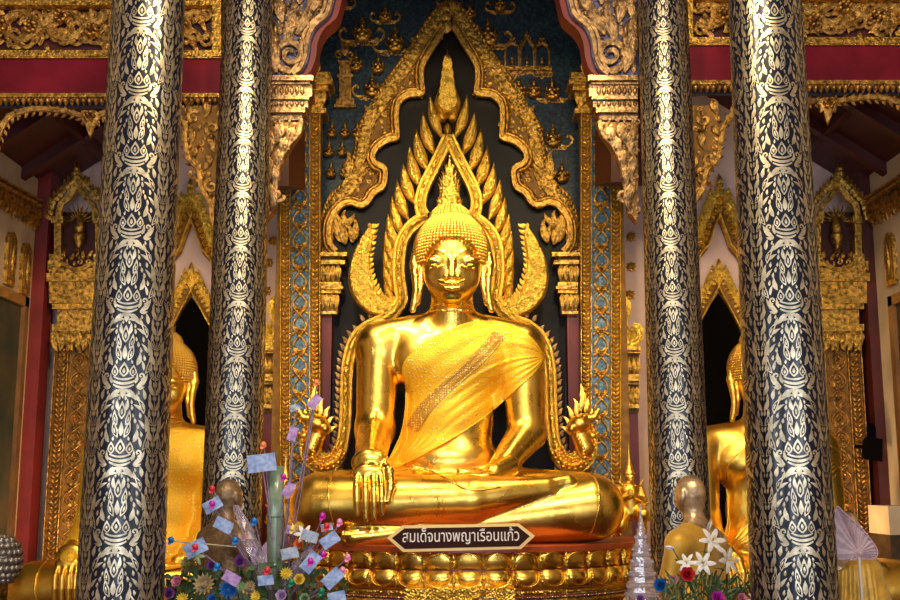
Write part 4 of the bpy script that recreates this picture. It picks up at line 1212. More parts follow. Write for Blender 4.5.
# gold carved block in the middle of the base
b=MB(); xl=P(405,590,10.8); xr=P(515,590,10.8); zt=P(450,589,10.75).z
b.box(xl.x,xr.x,10.74,11.2,0.6,zt); 
M=Local((0,10.74,0))
for x0,x1 in ((xl.x,xl.x+.10),(xl.x+.12,xl.x+.25),(xr.x-.10,xr.x),(xr.x-.25,xr.x-.12)): b.box(x0,x1,10.71,10.75,.6,zt+.004)
mx=(xl.x+xr.x)/2
for s in (-1,1):
    b.sweep(M,[(mx+s*.30,zt-.01),(mx,zt-.14)],.012,.03,DOME,0); kranok(b,M,mx+s*.05,zt-.05,pi/2-s*1.2,.16,.03,s,.04,0,True); kranok(b,M,mx+s*.22,zt-.14,pi/2-s*.6,.13,.03,s,.04,0,True)
for z_ in (zt-.02,): b.box(xl.x,xr.x,10.72,10.75,z_,zt+.006)
b.build('carved_block',M_['leafgold'],throne)

# ---- name plaque
pz=P(461,551,10.72); 
YQ=10.84
pl=thing('name_plaque','dark brown plaque with pointed ends, gold rim and white Thai lettering, on the throne edge','sign',P(461,551,YQ))
W=Wall(YQ)
hexp=[(387,538),(402,525.5),(519,523.5),(535,536),(521,549),(403,552)]
b=MB(); b.prism(hexp,W,-.04,0); b.build('gold_rim',mat('gold_trim_paint',(.80,.55,.20),.45,.4),pl)
ins=[(392,538),(404.3,528.4),(517.6,526.3),(529.8,536.2),(519,546.2),(404.8,549)]
b=MB(); b.prism(ins,W,0,.008); b.build('board',mat('brown_board',(.03,.006,.004),.7,spec=.2),pl)
fc=bpy.data.curves.new('lettering','FONT'); fc.body='สมเด็จนางพญาเรือนแก้ว'; fc.extrude=.004; fc.offset=.004; fc.size=1
fo=bpy.data.objects.new('lettering_curve',fc); COL.objects.link(fo)
bpy.context.view_layer.update(); dg=bpy.context.evaluated_depsgraph_get(); me=bpy.data.meshes.new_from_object(fo.evaluated_get(dg)); COL.objects.unlink(fo); bpy.data.objects.remove(fo)
vv=np.array([v.co[:] for v in me.vertices]); lo,hi=vv.min(0),vv.max(0)
pa=P(402.5,545,YQ); pb=P(519,528.3,YQ)
sx=(pb.x-pa.x)/(hi[0]-lo[0]); sz=(pb.z-pa.z)/(hi[1]-lo[1])
tilt=.006
for v,c in zip(me.vertices,vv):
    X=pa.x+(c[0]-lo[0])*sx; Zz=pa.z+(c[1]-lo[1])*sz+(X-pa.x)*.014; v.co=(X,YQ-.012-(c[2]-lo[2])*.5,Zz)
me.transform(__import__('mathutils').Matrix.Translation(-root_loc(pl)))
me.materials.clear(); me.materials.append(mat('white_paint',(.8,.74,.72),.5)); 
lt=bpy.data.objects.new('lettering',me); COL.objects.link(lt); lt.parent=pl
# ================================================================ BACK OF THE AISLES: doorways, shrines, carved pilasters, rosettes
YB2=13.95
def doorway(cx,sd):
    nm='left' if sd<0 else 'right'
    t=thing('arched_doorway','black pointed doorway under stacked gilt flame gables, %s aisle'%nm,'doorway',(P(cx,300,YB2).x,YB2,0))
    W=Wall(YB2)
    dy=0 if sd<0 else -4
    _pf=pyf(YB2)
    b=MB(); pts=[(cx,297+dy),(cx+9,311+dy),(cx+19,328+dy),(cx+30,345+dy),(cx+31,_pf),(cx-31,_pf),(cx-30,345+dy),(cx-19,328+dy),(cx-9,311+dy)]
    b.prism(pts,W,0,.012); b.build('opening',M_['black'],t)  # flat black sheet stands in for the unlit depth of the doorway
    b=MB()
    for s in (-1,1):
        path=[(cx+s*x,y+dy) for x,y in ((1,280),(8,296),(16,311),(25,328),(33,346),(35,370))]
        b.sweep(W,path,6.5,.05,DOME,1)
        b.sweep(W,[(x-s*5.5,y) for x,y in path],1.4,.08,DOME,0)
        for x,y,a in walk(path,5): kranok(b,W,x+s*2,y,pi/2-s*.35,12,3.2,-s,.10,0,False,.05); leaf(b,W,x-s*2,y,pi/2-s*.9,6,2,0,.03,5,DOME,0,.4,h0=.05)
        b.sweep(W,[(cx+s*34,350+dy),(cx+s*35,_pf)],4,.10,MOULD)
    for k in range(3): leaf(b,W,cx,290+dy-k*6,pi/2,20-2*k,4.5-k,0,.14,8,GROOVE,0,.4)
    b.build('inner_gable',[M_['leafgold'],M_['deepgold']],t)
    b=MB()
    for s in (-1,1):
        path=[(cx+s*x,y+dy) for x,y in ((1,206),(7,222),(13,238),(17,250),(24,258),(30,270),(36,282))]
        b.sweep(W,path,7.5,.08,DOME,1)
        b.sweep(W,[(x-s*6,y) for x,y in path],1.6,.14,DOME,0)
        for x,y,a in walk(path,5.5): kranok(b,W,x+s*2,y,pi/2-s*.5,15,4.2,-s,.12,0,False,.08)
        for x,y,a in walk(path,7): rosette(b,W,x,y,3,6,.08,h0=.12)
        b.sweep(W,[(cx+s*40,285+dy),(cx+s*41,_pf)],4,.12,MOULD)
    for k in range(4): leaf(b,W,cx,214+dy-k*7,pi/2,24-3*k,6-1.2*k,0,.18,8,GROOVE,0,.35)
    b.build('outer_gable',[M_['leafgold'],M_['deepgold']],t)
doorway(192,-1); doorway(718,1)

def carved_pilaster(sd):
    nm='left' if sd<0 else 'right'
    c=(lambda x:x) if sd<0 else (lambda x:916-x)
    YQ=13.6; W=Wall(YQ)
    t=thing('carved_pilaster','carved gilt pilaster with leaf capital holding a small shrine, far %s aisle'%nm,'pilaster',(P(c(80),300,YQ).x,YQ,0))
    pl,pr=P(c(56),330,YQ),P(c(108),330,YQ); x0,x1=sorted((pl.x,pr.x))
    b=MB(); b.box(x0,x1,YQ,YQ+.35,0,pl.z,1); 
    # three strips: feather borders and chain of lozenges
    zt=pl.z; wdt=x1-x0; M=Local(((x0+x1)/2,YQ,0))
    for e in (-1,-.46,.46,1): b.sweep(M,[(e*wdt*.48,0.3),(e*wdt*.48,zt)],.012,.05,DOME)
    z=.4; k=0
    while z<zt-.1:
        for e in (-.72,.72):
            for s in (-1,1): leaf(b,M,e*wdt*.48+0,z,pi/2+s*.95,.095,.022,-s*.5,.05,6,DOME,0,.4,True)
        z+=.062
    z=.5
    while z<zt-.15:
        for s in (-1,1):
            b.sweep(M,[(0,z),(s*.085,z+.07),(s*.1,z+.12),(s*.085,z+.17),(0,z+.24)],.009,.045,DOME)
            kranok(b,M,s*.02,z+.03,pi/2-s*.5,.10,.02,s,.04,0,True); leaf(b,M,s*.01,z+.2,-pi/2+s*.5,.08,.016,0,.04,6,DOME,0,.4,True)
        rosette(b,M,0,z+.12,.035,6,.05); dome(b,M,0,z,.02,.05)
        z+=.24
    b.build('shaft',[M_['darkgold'],M_['deepgold']],t)
    b=MB()
    for (xa,xb,y0,y1,d) in ((52,112,324,331,.06),(58,110,331,336,.02),(52,112,303,309,.12),(49,114,280,303,.16),(46,116,273,281,.22),(57,108,309,324,.05)):
        xs=sorted((c(xa),c(xb))); b.pbox(xs[0],xs[1],y0,y1,YQ-d,.38)
    for i in range(5):
        for l in (0,1): kranok(b,Wall(YQ-.08),c(57+i*11.5+l*4),331+l*3,-pi/2,22-l*4,5,1 if (i+l)%2 else -1,.13,0,False,.02)
    b.build('capital',M_['oldgold'],t)
    # shrine niche above
    b=MB(); W=Wall(YQ-.1)
    cx=c(78)
    xs=(cx-24,cx+24)
    b.pbox(cx-19,cx+19,212,272,YQ+.1,.1,1)
    for s in (-1,1):
        b.pbox(*sorted((cx+s*17,cx+s*24)),222,256,YQ-.1,.3); b.pbox(*sorted((cx+s*15,cx+s*27)),216,223,YQ-.14,.3); b.pbox(*sorted((cx+s*15,cx+s*29)),254,274,YQ-.14,.3)
        path=[(cx+s*x,y) for x,y in ((0,184),(5,193),(9,199),(16,205),(18,212),(18,222))]
        b.sweep(W,path,2.6,.10,GROOVE); 
        for x,y,a in walk([(cx+s*x,y) for x,y in ((0,180),(8,188),(15,196),(22,203),(26,218))],5.2): kranok(b,W,x,y+3,pi/2-s*.45,12,3.2,-s,.1,0,False,.04)
        b.sweep(W,[(cx+s*22,257),(cx+s*20,266),(cx+s*28,270),(cx+s*27,262)],1.6,.08,GROOVE)
    for k in range(3): leaf(b,W,cx,184-k*5,pi/2,16-2*k,3.4-k*.7,0,.12,7,GROOVE)
    b.pbox(cx-22,cx+22,268,274,YQ-.12,.3)
    path=[(cx+x,262+8*cos(x/17*pi/2)) for x in range(-17,18,3)]
    b.sweep(W,path,2.2,.08,GROOVE); carve(b,W,[(cx-14,254),(cx+14,254),(cx+10,266),(cx-10,266)],(4,2.5),lambda x,y:pi/2,3,.06)
    # vase with rays
    q=P(cx,252,YQ-.02); s0=S(YQ)
    b.lathe((q.x,q.y,q.z),[(5*s0,0),(3*s0,.04),(2*s0,.07),(5.5*s0,.12),(6.5*s0,.2),(7*s0,.235),(3*s0,.24),(5*s0,.27),(5.5*s0,.33),(4*s0,.38),(1.5*s0,.46),(.4*s0,.58)],0,14)
    for k in range(11):
        a=pi/2+(k-5)*.3; leaf(b,Wall(YQ+.05),cx+cos(a)*4,222-sin(a)*4,a,15,1.1,0,.03,6,DOME)
    b.build('shrine',[M_['oldgold'],M_['darkred']],t)
carved_pilaster(-1); carved_pilaster(1)

def wall_rosette(x,y,r,lab):
    b=MB(); W=Wall(YB2+.045); rosette(b,W,x,y,r,8,.03); 
    for k in range(4): leaf(b,W,x,y,pi/4+k*pi/2,r*1.25,r*.3,0,.02,5)
    o=b.build('wall_rosette',M_['oldgold']); tag(o,lab,'rosette','gilt rosettes on the pink aisle walls')
for i,(x,y,w_) in enumerate(((86,181,'beside the shrine finial, upper'),(98,192,'beside the shrine finial, nearer the column'),(272,210,'topmost left of the blue pilaster'),(273,241,'second left of the blue pilaster'),(268,263,'third left of the blue pilaster'),(266,291,'lowest left of the blue pilaster'))): wall_rosette(x,y,5.2,'gilt rosette on the pink wall, left aisle, '+w_)
for i,(x,y,w_) in enumerate(((631,205,'topmost'),(631,237,'second from top'),(631,267,'third from top'),(630,295,'lowest, above the naga bracket'))): wall_rosette(x,y,5.2,'gilt rosette right of the blue pilaster, '+w_)
# bracket shelves with curled serpents, next to the mosaic pilasters
def bracket(sd):
    nm='left' if sd<0 else 'right'
    c=(lambda x:x) if sd<0 else (lambda x:899-x)
    YQ=13.7; W=Wall(YQ)
    t=thing('serpent_bracket','gilt lotus bracket carrying a curled flame serpent, on a red post %s of the niche'%nm,'bracket',(P(c(268),350,YQ).x,YQ,0))
    b=MB()
    for (xa,xb,y0,y1,d) in ((258,283,346,350,.2),(258,281,350,353,.14),(259,281,374,377,.16),(259,281,377,381,.2),(260,280,381,384,.14),(260,280,404,408,.12)):
        xs=sorted((c(xa),c(xb))); b.pbox(xs[0],xs[1],y0,y1,YQ-d,.4)
    xs=sorted((c(260),c(279))); b.pbox(xs[0],xs[1],353,412,YQ-.05,.3,1)
    for i in range(5): leaf(b,Wall(YQ-.06),c(261+i*4.6),374,pi/2,18,2.8,0,.07,7,GROOVE); leaf(b,Wall(YQ-.05),c(262+i*4.3),386,-pi/2,26,2.8,0,.07,7,GROOVE)
    b.build('capital',[M_['oldgold'],M_['deepgold']],t)
    b=MB(); p=P(c(270),410,YQ); b.box(p.x-.11,p.x+.11,YQ,YQ+.25,0,p.z); b.build('post',M_['postred'],t)
    b=MB(); W=Wall(YQ-.08)
    path=catmull([(c(x),y) for x,y in ((277,300),(272,306),(274,316),(279,326),(277,338),(268,344),(260,338),(262,328),(268,326))],5)
    b.sweep(W,path,[1.5+3*sin(pi*i/(len(path)-1))**.6 for i in range(len(path))],.14,GROOVE)
    for x,y,a in walk(path[:22],6): kranok(b,W,x,y,a+pi,11,3,1 if sd<0 else -1,.12,0,False,.04)
    for k in range(4): kranok(b,W,c(264+k*3),344,(pi/2+.5-k*.3) if sd<0 else (pi/2-.5+k*.3),20+4*k,3.6,1,.12,0,False,.04)
    b.build('serpent',M_['leafgold'],t)
bracket(-1); bracket(1)

# ---- side walls: picture frames, little arched windows, hanging foliage cornice
def side_wall(sd):
    nm='left' if sd<0 else 'right'
    X=-XL if sd<0 else XR
    yaxis=(0,1,0)
    M=Local((X,0,0),(0,1,0),(0,0,1),(-sd,0,0))
    def yz(px,py): p=PX(px,py,X); return (p.y,p.z)
    # painting
    if sd<0: cs=[yz(-40,262),yz(24,298),yz(13,546),yz(-40,600)]
    else: cs=[yz(940,262),yz(893,297),yz(898,560),yz(940,600)]
    y1=cs[1][0]; zt=cs[1][1]; zb=1.2; y0=y1-2.4
    t=thing('framed_painting','large dark painting in a gilt frame on the %s side wall, cut by the edge'%nm,'painting',(X,y1-1.2,zb))
    b=MB()
    for a,bb,c_,d in ((y0,y1,zt-.12,zt),(y0,y1,zb,zb+.12),(y0,y0+.12,zb,zt),(y1-.12,y1,zb,zt)): b.box(min(X,X-sd*.07),max(X,X-sd*.07),a,bb,c_,d)
    b.build('frame',mat('brown_gilt_frame_'+nm,(.30,.14,.05),.4,.4,var=.4),t)
    b=MB(); b.box(min(X,X-sd*.02),max(X,X-sd*.02),y0+.1,y1-.1,zb+.1,zt-.1)
    b.build('canvas',mat('dark_landscape_'+nm,(.025,.035,.025),.8,0,var=.7,vscale=1.6,col2=(.08,.055,.03),spec=.1),t)
    # arched little windows
    for i,(px,py) in enumerate(((8,262),(23,272)) if sd<0 else ((893,262),)):
        yy,zz=yz(px,py)
        b=MB(); h=.28; w_=.13
        arch=[(yy-w_,zz-h),(yy+w_,zz-h),(yy+w_,zz+h*.7)]+[(yy+w_*cos(a),zz+h*.7+w_*1.3*sin(a)) for a in (.5,1.0,pi/2,2.1,2.6)]+[(yy-w_,zz+h*.7)]
        b.prism(arch,M,0,.05)
        ar2=[(yy+(a-yy)*.6,zz+(z_-zz)*.78) for a,z_ in arch]; b.prism(ar2,M,.05,.06,1)
        leaf(b,M,yy,zz-.15,pi/2,.36,.05,0,.04,7,GROOVE,0,.4,True,.06)
        o=b.build('window_niche',[M_['oldgold'],M_['deepgold']]); tag(o,'small gilt arched window high on the %s side wall, %s'%(nm,('nearer the picture edge' if i==0 else 'nearer the red corner post') if sd<0 else 'beside the red corner post'),'window')
    # hanging foliage cornice in the corner
    b=MB()
    pa=yz(-30,170) if sd<0 else yz(925,165); pb=yz(34,200) if sd<0 else yz(884,190)
    for (du) in (0,.06): b.sweep(M,[(pa[0]-1,pa[1]-du+.0),(13.4,pb[1]-du)],.035,.12,DOME)
    q=10.5
    while q<13.4:
        z_=pb[1]-.08
        for a in (-pi/2-.4,-pi/2,-pi/2+.4): kranok(b,M,q,z_,a,.34,.06,1,.07,0,True,.02)
        q+=.22
    o=b.build('foliage_cornice',M_['darkgold']); tag(o,'dark gilt hanging foliage cornice along the top of the %s side wall'%nm,'cornice')
side_wall(-1); side_wall(1)
b=MB(); p0=PX(888,506,XR-.6) 
b.box(P(889,520,12.4).x,XR-.01,12.4,13.0,P(890,535,12.4).z,P(890,506,12.4).z); o=b.build('cream_box',M_['cream']); tag(o,'pale cream box standing against the right side wall at the picture edge','box')
bx=o
b=MB(); b.box(P(889,520,12.4).x,XR-.01,12.4,13.0,0,P(890,535,12.4).z); o=b.build('dark_cabinet',M_['bronze']); tag(o,'dark cabinet under the cream box at the right wall','cabinet')

# ================================================================ RELIEF FIGURES ON THE MOSAIC WALL
YM=13.85
def deity(x,y,h,lab,kind='kneel',grp='gilt relief deities on the mosaic wall'):
    b=MB(); s=S(YM)*h/24.0; c=P(x,y,YM-.07)
    sp=lambda dx,dz,rx,rz,ry=.04: b.sphere((c.x+dx*s,c.y-.0,c.z+dz*s),(rx*s,ry,rz*s),0,9,6)
    sp(0,3,6.5,3.2,.06); sp(0,8,3.6,4.8,.05); sp(-3.6,4,3,2.4,.07); sp(3.6,4,3,2.4,.07); sp(0,14,2.4,2.9,.06)
    for e in (-1,1): b.tube([(c.x+e*3.4*s,c.y-.02,c.z+11*s),(c.x+e*5.4*s,c.y-.05,c.z+7.5*s),(c.x+e*.8*s,c.y-.09,c.z+9*s)],1.1*s,0,6)
    b.lathe((c.x,c.y-.02,c.z),[(2.6*s,15.5*s),(2.9*s,16.4*s),(1.9*s,17.2*s),(2*s,18*s),(1.1*s,19.4*s),(1.2*s,20*s),(.5*s,22*s),(.1*s,25*s)],0,9)
    W=Wall(YM)
    if kind!='plain':
        for e in (-1,1):
            for k in range(3): 
                leaf(b,W,x+e*h*.16,y-h*(.12+.1*k),pi/2-e*(1.1-.2*k),h*.34,h*.05,e*1.2,.05,6,DOME)
    if kind=='cloud':
        for k in range(7): spiral(b,W,x+(k-3)*h*.14,y+h*.06+abs(k-3)*-.5,h*.12,1.2,k,1,h*.035,.06,n=10)
        for e in (-1,1): b.sweep(W,catmull([(x+e*h*.3,y),(x+e*h*.6,y-h*.02),(x+e*h*.75,y-h*.25),(x+e*h*.6,y-h*.42),(x+e*h*.5,y-h*.3)],4),h*.035,.05,GROOVE)
    o=b.build('relief_deity',M_['oldgold']); tag(o,lab,'relief',grp); return o
L=[(362,42,30,'cloud','flying on a scrolled cloud, upper left of the wall'),(395,52,30,'cloud','riding a curling cloud, left of the frame apex'),(356,72,22,'kneel','kneeling beside the tall relief pavilion'),(378,74,22,'kneel','kneeling with trailing scarf, left of the frame'),(372,97,26,'cloud','on a boat-like cloud, below the kneeling pair'),(341,8,20,'cloud','small and high in the upper left corner'),(385,22,20,'cloud','small, beside the top edge left of centre')]
for x,y,h,k,w_ in L: deity(x,y,h,'gilt relief deity with pointed crown, '+w_,k)
for r,(y,xs) in enumerate(((138,(332,345,357)),(157,(329,342)),(178,(331,344)))):
    for i,x in enumerate(xs): deity(x,y,19,'small gilt worshipper relief, left side, row %s, %s'%(('above','middle','lowest')[r],('nearest the pilaster','next inward','nearest the frame')[i]),'plain','gilt worshipper reliefs left of the frame')
for x,y,h,k,w_ in ((519,98,24,'kneel','kneeling below the relief palace, left one'),(534,98,24,'kneel','kneeling below the relief palace, middle one'),(552,100,25,'cloud','on a cloud below the relief palace, right one'),(537,140,24,'kneel','kneeling between frame flame and cloud rider'),(553,147,26,'cloud','on a small cloud right of the frame'),(562,183,24,'kneel','lowest, kneeling above the scroll on the right'),(488,46,32,'cloud','right of the frame apex on a tall cloud'),(470,20,20,'kneel','small, right of the apex near the top edge'),(500,12,20,'cloud','small at the top edge over the relief palace')): deity(x,y,h,'gilt relief deity with pointed crown, '+w_,k)
# tall relief pavilion (left) and relief palace (right)
b=MB(); 
for (x0,x1,y0,y1,d) in ((334,356,104,107,.1),(336,354,98,104,.07),(339,351,76,98,.05),(340,350,62,76,.05),(337,353,74,77,.08),(338,352,60,62,.08)): b.pbox(x0,x1,y0,y1,YM-d,d)
for i in range(4): b.pbox(339+i*3.5,340.5+i*3.5,62,104,YM-.09,.06)
W=Wall(YM)
for s in (-1,1): spiral(b,W,345+s*6,55,5,1.3,0,s,1.5,.08); kranok(b,W,345,56,pi/2-s*.3,18,3,s,.06)
o=b.build('relief_pavilion',M_['darkgold']); tag(o,'tall narrow gilt relief pavilion on the left of the mosaic wall','relief')
b=MB()
for cx_,hh in ((512,16),(527,22),(542,16)):
    for s in (-1,1):
        b.sweep(W,catmull([(cx_,60-hh),(cx_+s*3,52-hh*.4),(cx_+s*6.5,50),(cx_+s*7,68)],4),1.1,.06,GROOVE)
        for k in range(4): leaf(b,W,cx_+s*(1+1.6*k),50-hh*.55+k*3.2,pi/2-s*.4,6,1.2,0,.05,5)
    leaf(b,W,cx_,60-hh,pi/2,12,1.4,0,.06,6)
    c=P(cx_,68,YM-.045); s=S(YM)
    b.sphere((c.x,c.y,c.z+2*s),(3.6*s,.04,2.2*s)); b.sphere((c.x,c.y,c.z+6*s),(2*s,.04,3*s)); b.sphere((c.x,c.y,c.z+10*s),(1.4*s,.04,1.8*s))
for k in range(11): spiral(b,W,504+k*4.6,73+2*sin(k*.9),4,1.3,k,1 if k%2 else -1,1.2,.07,n=12)
b.pbox(502,552,66,70,YM-.06,.06)
o=b.build('relief_palace',M_['darkgold']); tag(o,'three gabled gilt relief palace on a bank of clouds, upper right of the mosaic wall','relief')
# ================================================================ SIDE BUDDHAS (smaller, in the aisles)
def place_side(px,pyb,sd):
    Yb=12.35; k=.82*Yb/11.9
    loc=P(px,pyb,Yb)
    t=bpy.data.objects.new('buddha_statue',None); COL.objects.link(t); t.location=loc; t.scale=(k,k,k); _RL[t.name]=Vector(loc)
    for ch in buddha.children:
        if ch.name.split('.')[0] in ('beaded_band',): continue
        if sd<0 and ch.name.startswith('shoulder_cloth'): continue
        c=ch.copy(); COL.objects.link(c); c.parent=t
        if ch.name.split('.')[0] in ('body','head','ear','right_hand','left_hand','robe_hem'):
            me=ch.data.copy(); me.materials.clear(); me.materials.append(M_['satin']); c.data=me
        if ch.name.startswith('shoulder_cloth'):
            me=ch.data.copy(); me.materials.clear(); me.materials.append(M_['satin']); c.data=me; c.name='robe_sash'
    return t,k
tl,kl=place_side(149,620,-1)
tag(tl,'smaller gold Buddha statue wrapped in a yellow cloth, mostly hidden behind the left columns','statue')
tr,kr=place_side(774,618,1)
tag(tr,'smaller gold Buddha statue with bare arm, seated between the two right columns','statue')
# yellow cloak around the left one: draped over its trunk and arms
cl_u=[(356,368),(362,338),(385,323),(425,318),(452,318),(480,318),(515,323),(538,338),(545,368)]
cl_l=[(358,462),(362,468),(380,474),(420,480),(452,482),(485,480),(520,474),(548,468),(560,462)]
V4,F4=drape(cl_u,cl_l,90,60,.05,lambda s,t:.014*sin(s*40+t*3)*t+.01*sin(s*23-t*5)+.02,sm=2)
me=bpy.data.meshes.new('cloak'); me.from_pydata((V4-np.array(buddha_loc)).tolist(),[],F4); me.materials.append(M_['cloth']); me.polygons.foreach_set('use_smooth',[True]*len(me.polygons))
o=bpy.data.objects.new('cloak',me); COL.objects.link(o); o.parent=tl
for sd,t in ((-1,tl),(1,tr)):
    nm='left' if sd<0 else 'right'
    p=t.location; b=MB()
    w_=1.98
    b.lathe((p.x,12.25,0),[(1.3,0),(1.3,.25),(1.25,.3),(1.25,p.z-.25),(1.3,p.z-.2),(1.3,p.z-.005),(0.05,p.z-.005)],0,48,sy=.60)
    o=b.build('statue_plinth',[M_['oldgold']]); tag(o,'low gilt plinth under the smaller Buddha statue, %s aisle'%nm,'plinth')

# ================================================================ MONK STATUES
def monk(px,pytop,Y,rot,label,skin,robe,hh=.25,name='monk_statue',knob=False,fullrobe=True,k_=1.0):
    """life-size seated monk; origin under the seat"""
    top=P(px,pytop,Y); 
    def W_(B): pass
    H_=.86
    z0=top.z-H_*k_
    t=thing(name,label,'statue',(top.x,Y,z0))
    t.scale=(k_,)*3
    R=lambda x,y,z: np.array((x*cos(rot)-y*sin(rot)+top.x, x*sin(rot)+y*cos(rot)+Y, z+z0))
    B=Body(.008)
    ax=[(cos(rot),sin(rot),0),(-sin(rot),cos(rot),0),(0,0,1)]
    B.ell(R(0,0,.75),(.078,.095,.105),.03,ax); B.ell(R(0,-.03,.70),(.062,.07,.07),.03,ax); B.ell(R(0,-.055,.665),(.035,.035,.03),.02,ax)
    B.cap(R(0,-.09,.74),R(0,-.115,.705),.010,.016,.015)
    for s in (-1,1):
        B.cap(R(s*.01,-.092,.765),R(s*.045,-.08,.765),.010,.008,.012); B.ell(R(s*.031,-.082,.745),(.017,.012,.010),.006,ax)
        B.ell(R(s*.083,.0,.735),(.012,.024,.042),.01,ax); B.cap(R(s*.083,.0,.72),R(s*.078,-.005,.685),.011,.009,.01)
    B.cap(R(-.022,-.098,.683),R(.022,-.098,.683),.007,.007,.006); B.cap(R(-.018,-.094,.668),R(.018,-.094,.668),.008,.008,.006)
    B.cap(R(0,.02,.66),R(0,.025,.56),.05,.058,.04)
    B.ell(R(0,.03,.44),(.17,.105,.12),.06,ax); B.ell(R(0,.02,.25),(.15,.115,.17),.08,ax)
    for s in (-1,1):
        B.ell(R(s*.165,.03,.46),(.058,.06,.06),.06,ax); B.cap(R(s*.03,.03,.57),R(s*.15,.03,.49),.04,.045,.05)
        B.cap(R(s*.175,.03,.46),R(s*.225,-.0,.24),.052,.042,.03); B.cap(R(s*.225,-.0,.24),R(s*.05,-.21,.155),.04,.028,.03)
        B.cap(R(s*.10,.02,.10),R(s*.33,-.16,.085),.095,.075,.05); B.cap(R(s*.33,-.16,.08),R(-s*.08,-.26,.06),.07,.045,.04)
        for i in range(4): B.cap(R(s*(.045-.012*i),-.215-.012*i,.155+.004*i),R(-s*(.035+.004*i),-.225-.012*i,.15),.010,.008,.004)
    B.ell(R(0,-.05,.09),(.25,.2,.085),.08,ax)
    if knob: B.ell(R(0,0,.86),(.02,.02,.02),.02,ax)
    v,q=B.mesh(); mesh_obj('body',v,q,skin,t)
    if robe:
        # cloth: the same trunk a little larger, with folds, cut open at neck and right shoulder
        B=Body(.010)
        B.ell(R(0,.03,.44),(.16,.118,.125),.06,ax); B.ell(R(0,.02,.25),(.168,.13,.18),.08,ax)
        for s in ((-1,1) if fullrobe else (1,)):
            B.ell(R(s*.165,.03,.455),(.072,.075,.068),.06,ax); B.cap(R(s*.05,.03,.55),R(s*.15,.03,.48),.048,.058,.05)
            B.cap(R(s*.175,.03,.45),R(s*.235,-.0,.2),.068,.066,.04); B.cap(R(s*.235,-.0,.22),R(s*.10,-.17,.13),.06,.05,.04)
        for s in (-1,1): B.cap(R(s*.10,.02,.10),R(s*.33,-.16,.085),.108,.086,.05); B.cap(R(s*.33,-.16,.08),R(-s*.03,-.26,.05),.082,.058,.04)
        B.ell(R(0,-.05,.09),(.26,.22,.1),.08,ax)
        for k in range(9):      # fold ridges
            a=-1.2+k*.3
            B.cap(R(.17*sin(a)+.01,-.10*cos(a)+.02,.50),R(.20*sin(a*1.15)-.02,-.135*cos(a)+.0,.12),.010,.016,.02)
        B.cut(R(0,-.03,.625),(.07,.10,.08),.02,ax); B.cut(R(-.13,.02,.56),(.10,.14,.10),.03,ax)
        v,q=B.mesh(); mesh_obj('robe',v,q,robe,t)
    return t
mk=monk(690,474,9.0,-2.45,'gold-leafed monk statue in ochre satin robe, seated before the inner right column',M_['monkgold'],M_['robe'],k_=1.34)
mk2=monk(229,478,9.0,2.5,'worn bronze shaven monk statue behind the money tree, before the inner left column',mat('tan_worn_bronze',(.34,.23,.13),.42,.6,var=.5,vscale=25,bump=.6,bscale=60,col2=(.20,.13,.08)),None,knob=False,k_=1.22)
mk3=monk(846,510,8.35,.2,'gold monk statue in satin behind a pale fan, peeping out right of the front column',M_['monkgold'],M_['robe'],k_=1.1)
def seat(px,Y,zt,lab,w=.42):
    b=MB(); c=P(px,500,Y)
    b.lathe((c.x,Y,0),[(w*.95,.0),(w*.95,.12),(w*.8,.16),(w*.8,zt-.12),(w*.95,zt-.07),(w*.95,zt),(0.01,zt)],0,32)
    o=b.build('round_pedestal',M_['oldgold']); tag(o,lab,'pedestal')
seat(690,9.0,mk.location.z+.002,'round gilt pedestal under the monk statue in ochre satin')
seat(229,9.0,mk2.location.z+.002,'round gilt pedestal under the worn bronze monk statue')
seat(846,8.35,mk3.location.z+.002,'round gilt pedestal under the monk statue with the fan')
# pale pleated talipot fan
Yf=8.0
fan=thing('ceremonial_fan','pale pink pleated ceremonial fan on a stick, right of the front right column','fan',P(853,600,Yf))
M=lambda px,py,h:(lambda p:(p.x,p.y-h,p.z))(P(px,py,Yf))
b=MB(); out=catmull([(838,560),(833,530),(836,507),(843,512),(852,520),(862,529),(870,539),(876,548),(877,555),(872,559),(860,559),(848,560)],4)
cxf,cyf=858,553
n=len(out)
vs=[M(cxf,cyf,.01)]+[M(x,y,.0+(.012 if i%2 else -.006)) for i,(x,y) in enumerate(out)]; vb=[(v[0],v[1]+.012,v[2]) for v in vs]
b.add(vs,[(0,i,i+1) for i in range(1,n)]+[(0,n,1)],0,False); b.add(vb,[(0,i+1,i) for i in range(1,n)],0,False)
b.build('pleats',mat('pale_pink_silk',(.62,.45,.47),.55,0,var=.2,vscale=20),fan)
b=MB(); b.tube([M(x,y,.005) for x,y in out],.006,0,6); dome(b,M,cxf,cyf,6,.015,0,0,12); b.build('edging',mat('pink_ribbon',(.55,.36,.38),.5),fan)
b=MB(); b.tube([M(858,557,.02),M(864,640,.02)],.012,0,8); b.tube([M(cxf,cyf,.03),M(cxf,cyf,.035)],.012,0,8); b.build('handle',mat('ivory_stick',(.6,.5,.4),.4),fan)
b=MB(); q=P(864,640,Yf); b.lathe((q.x,Yf,0),[(.16,0),(.16,.05),(.06,.1),(.03,.14),(.03,q.z),(.01,q.z)],0,16); b.build('base',M_['oldgold'],fan)

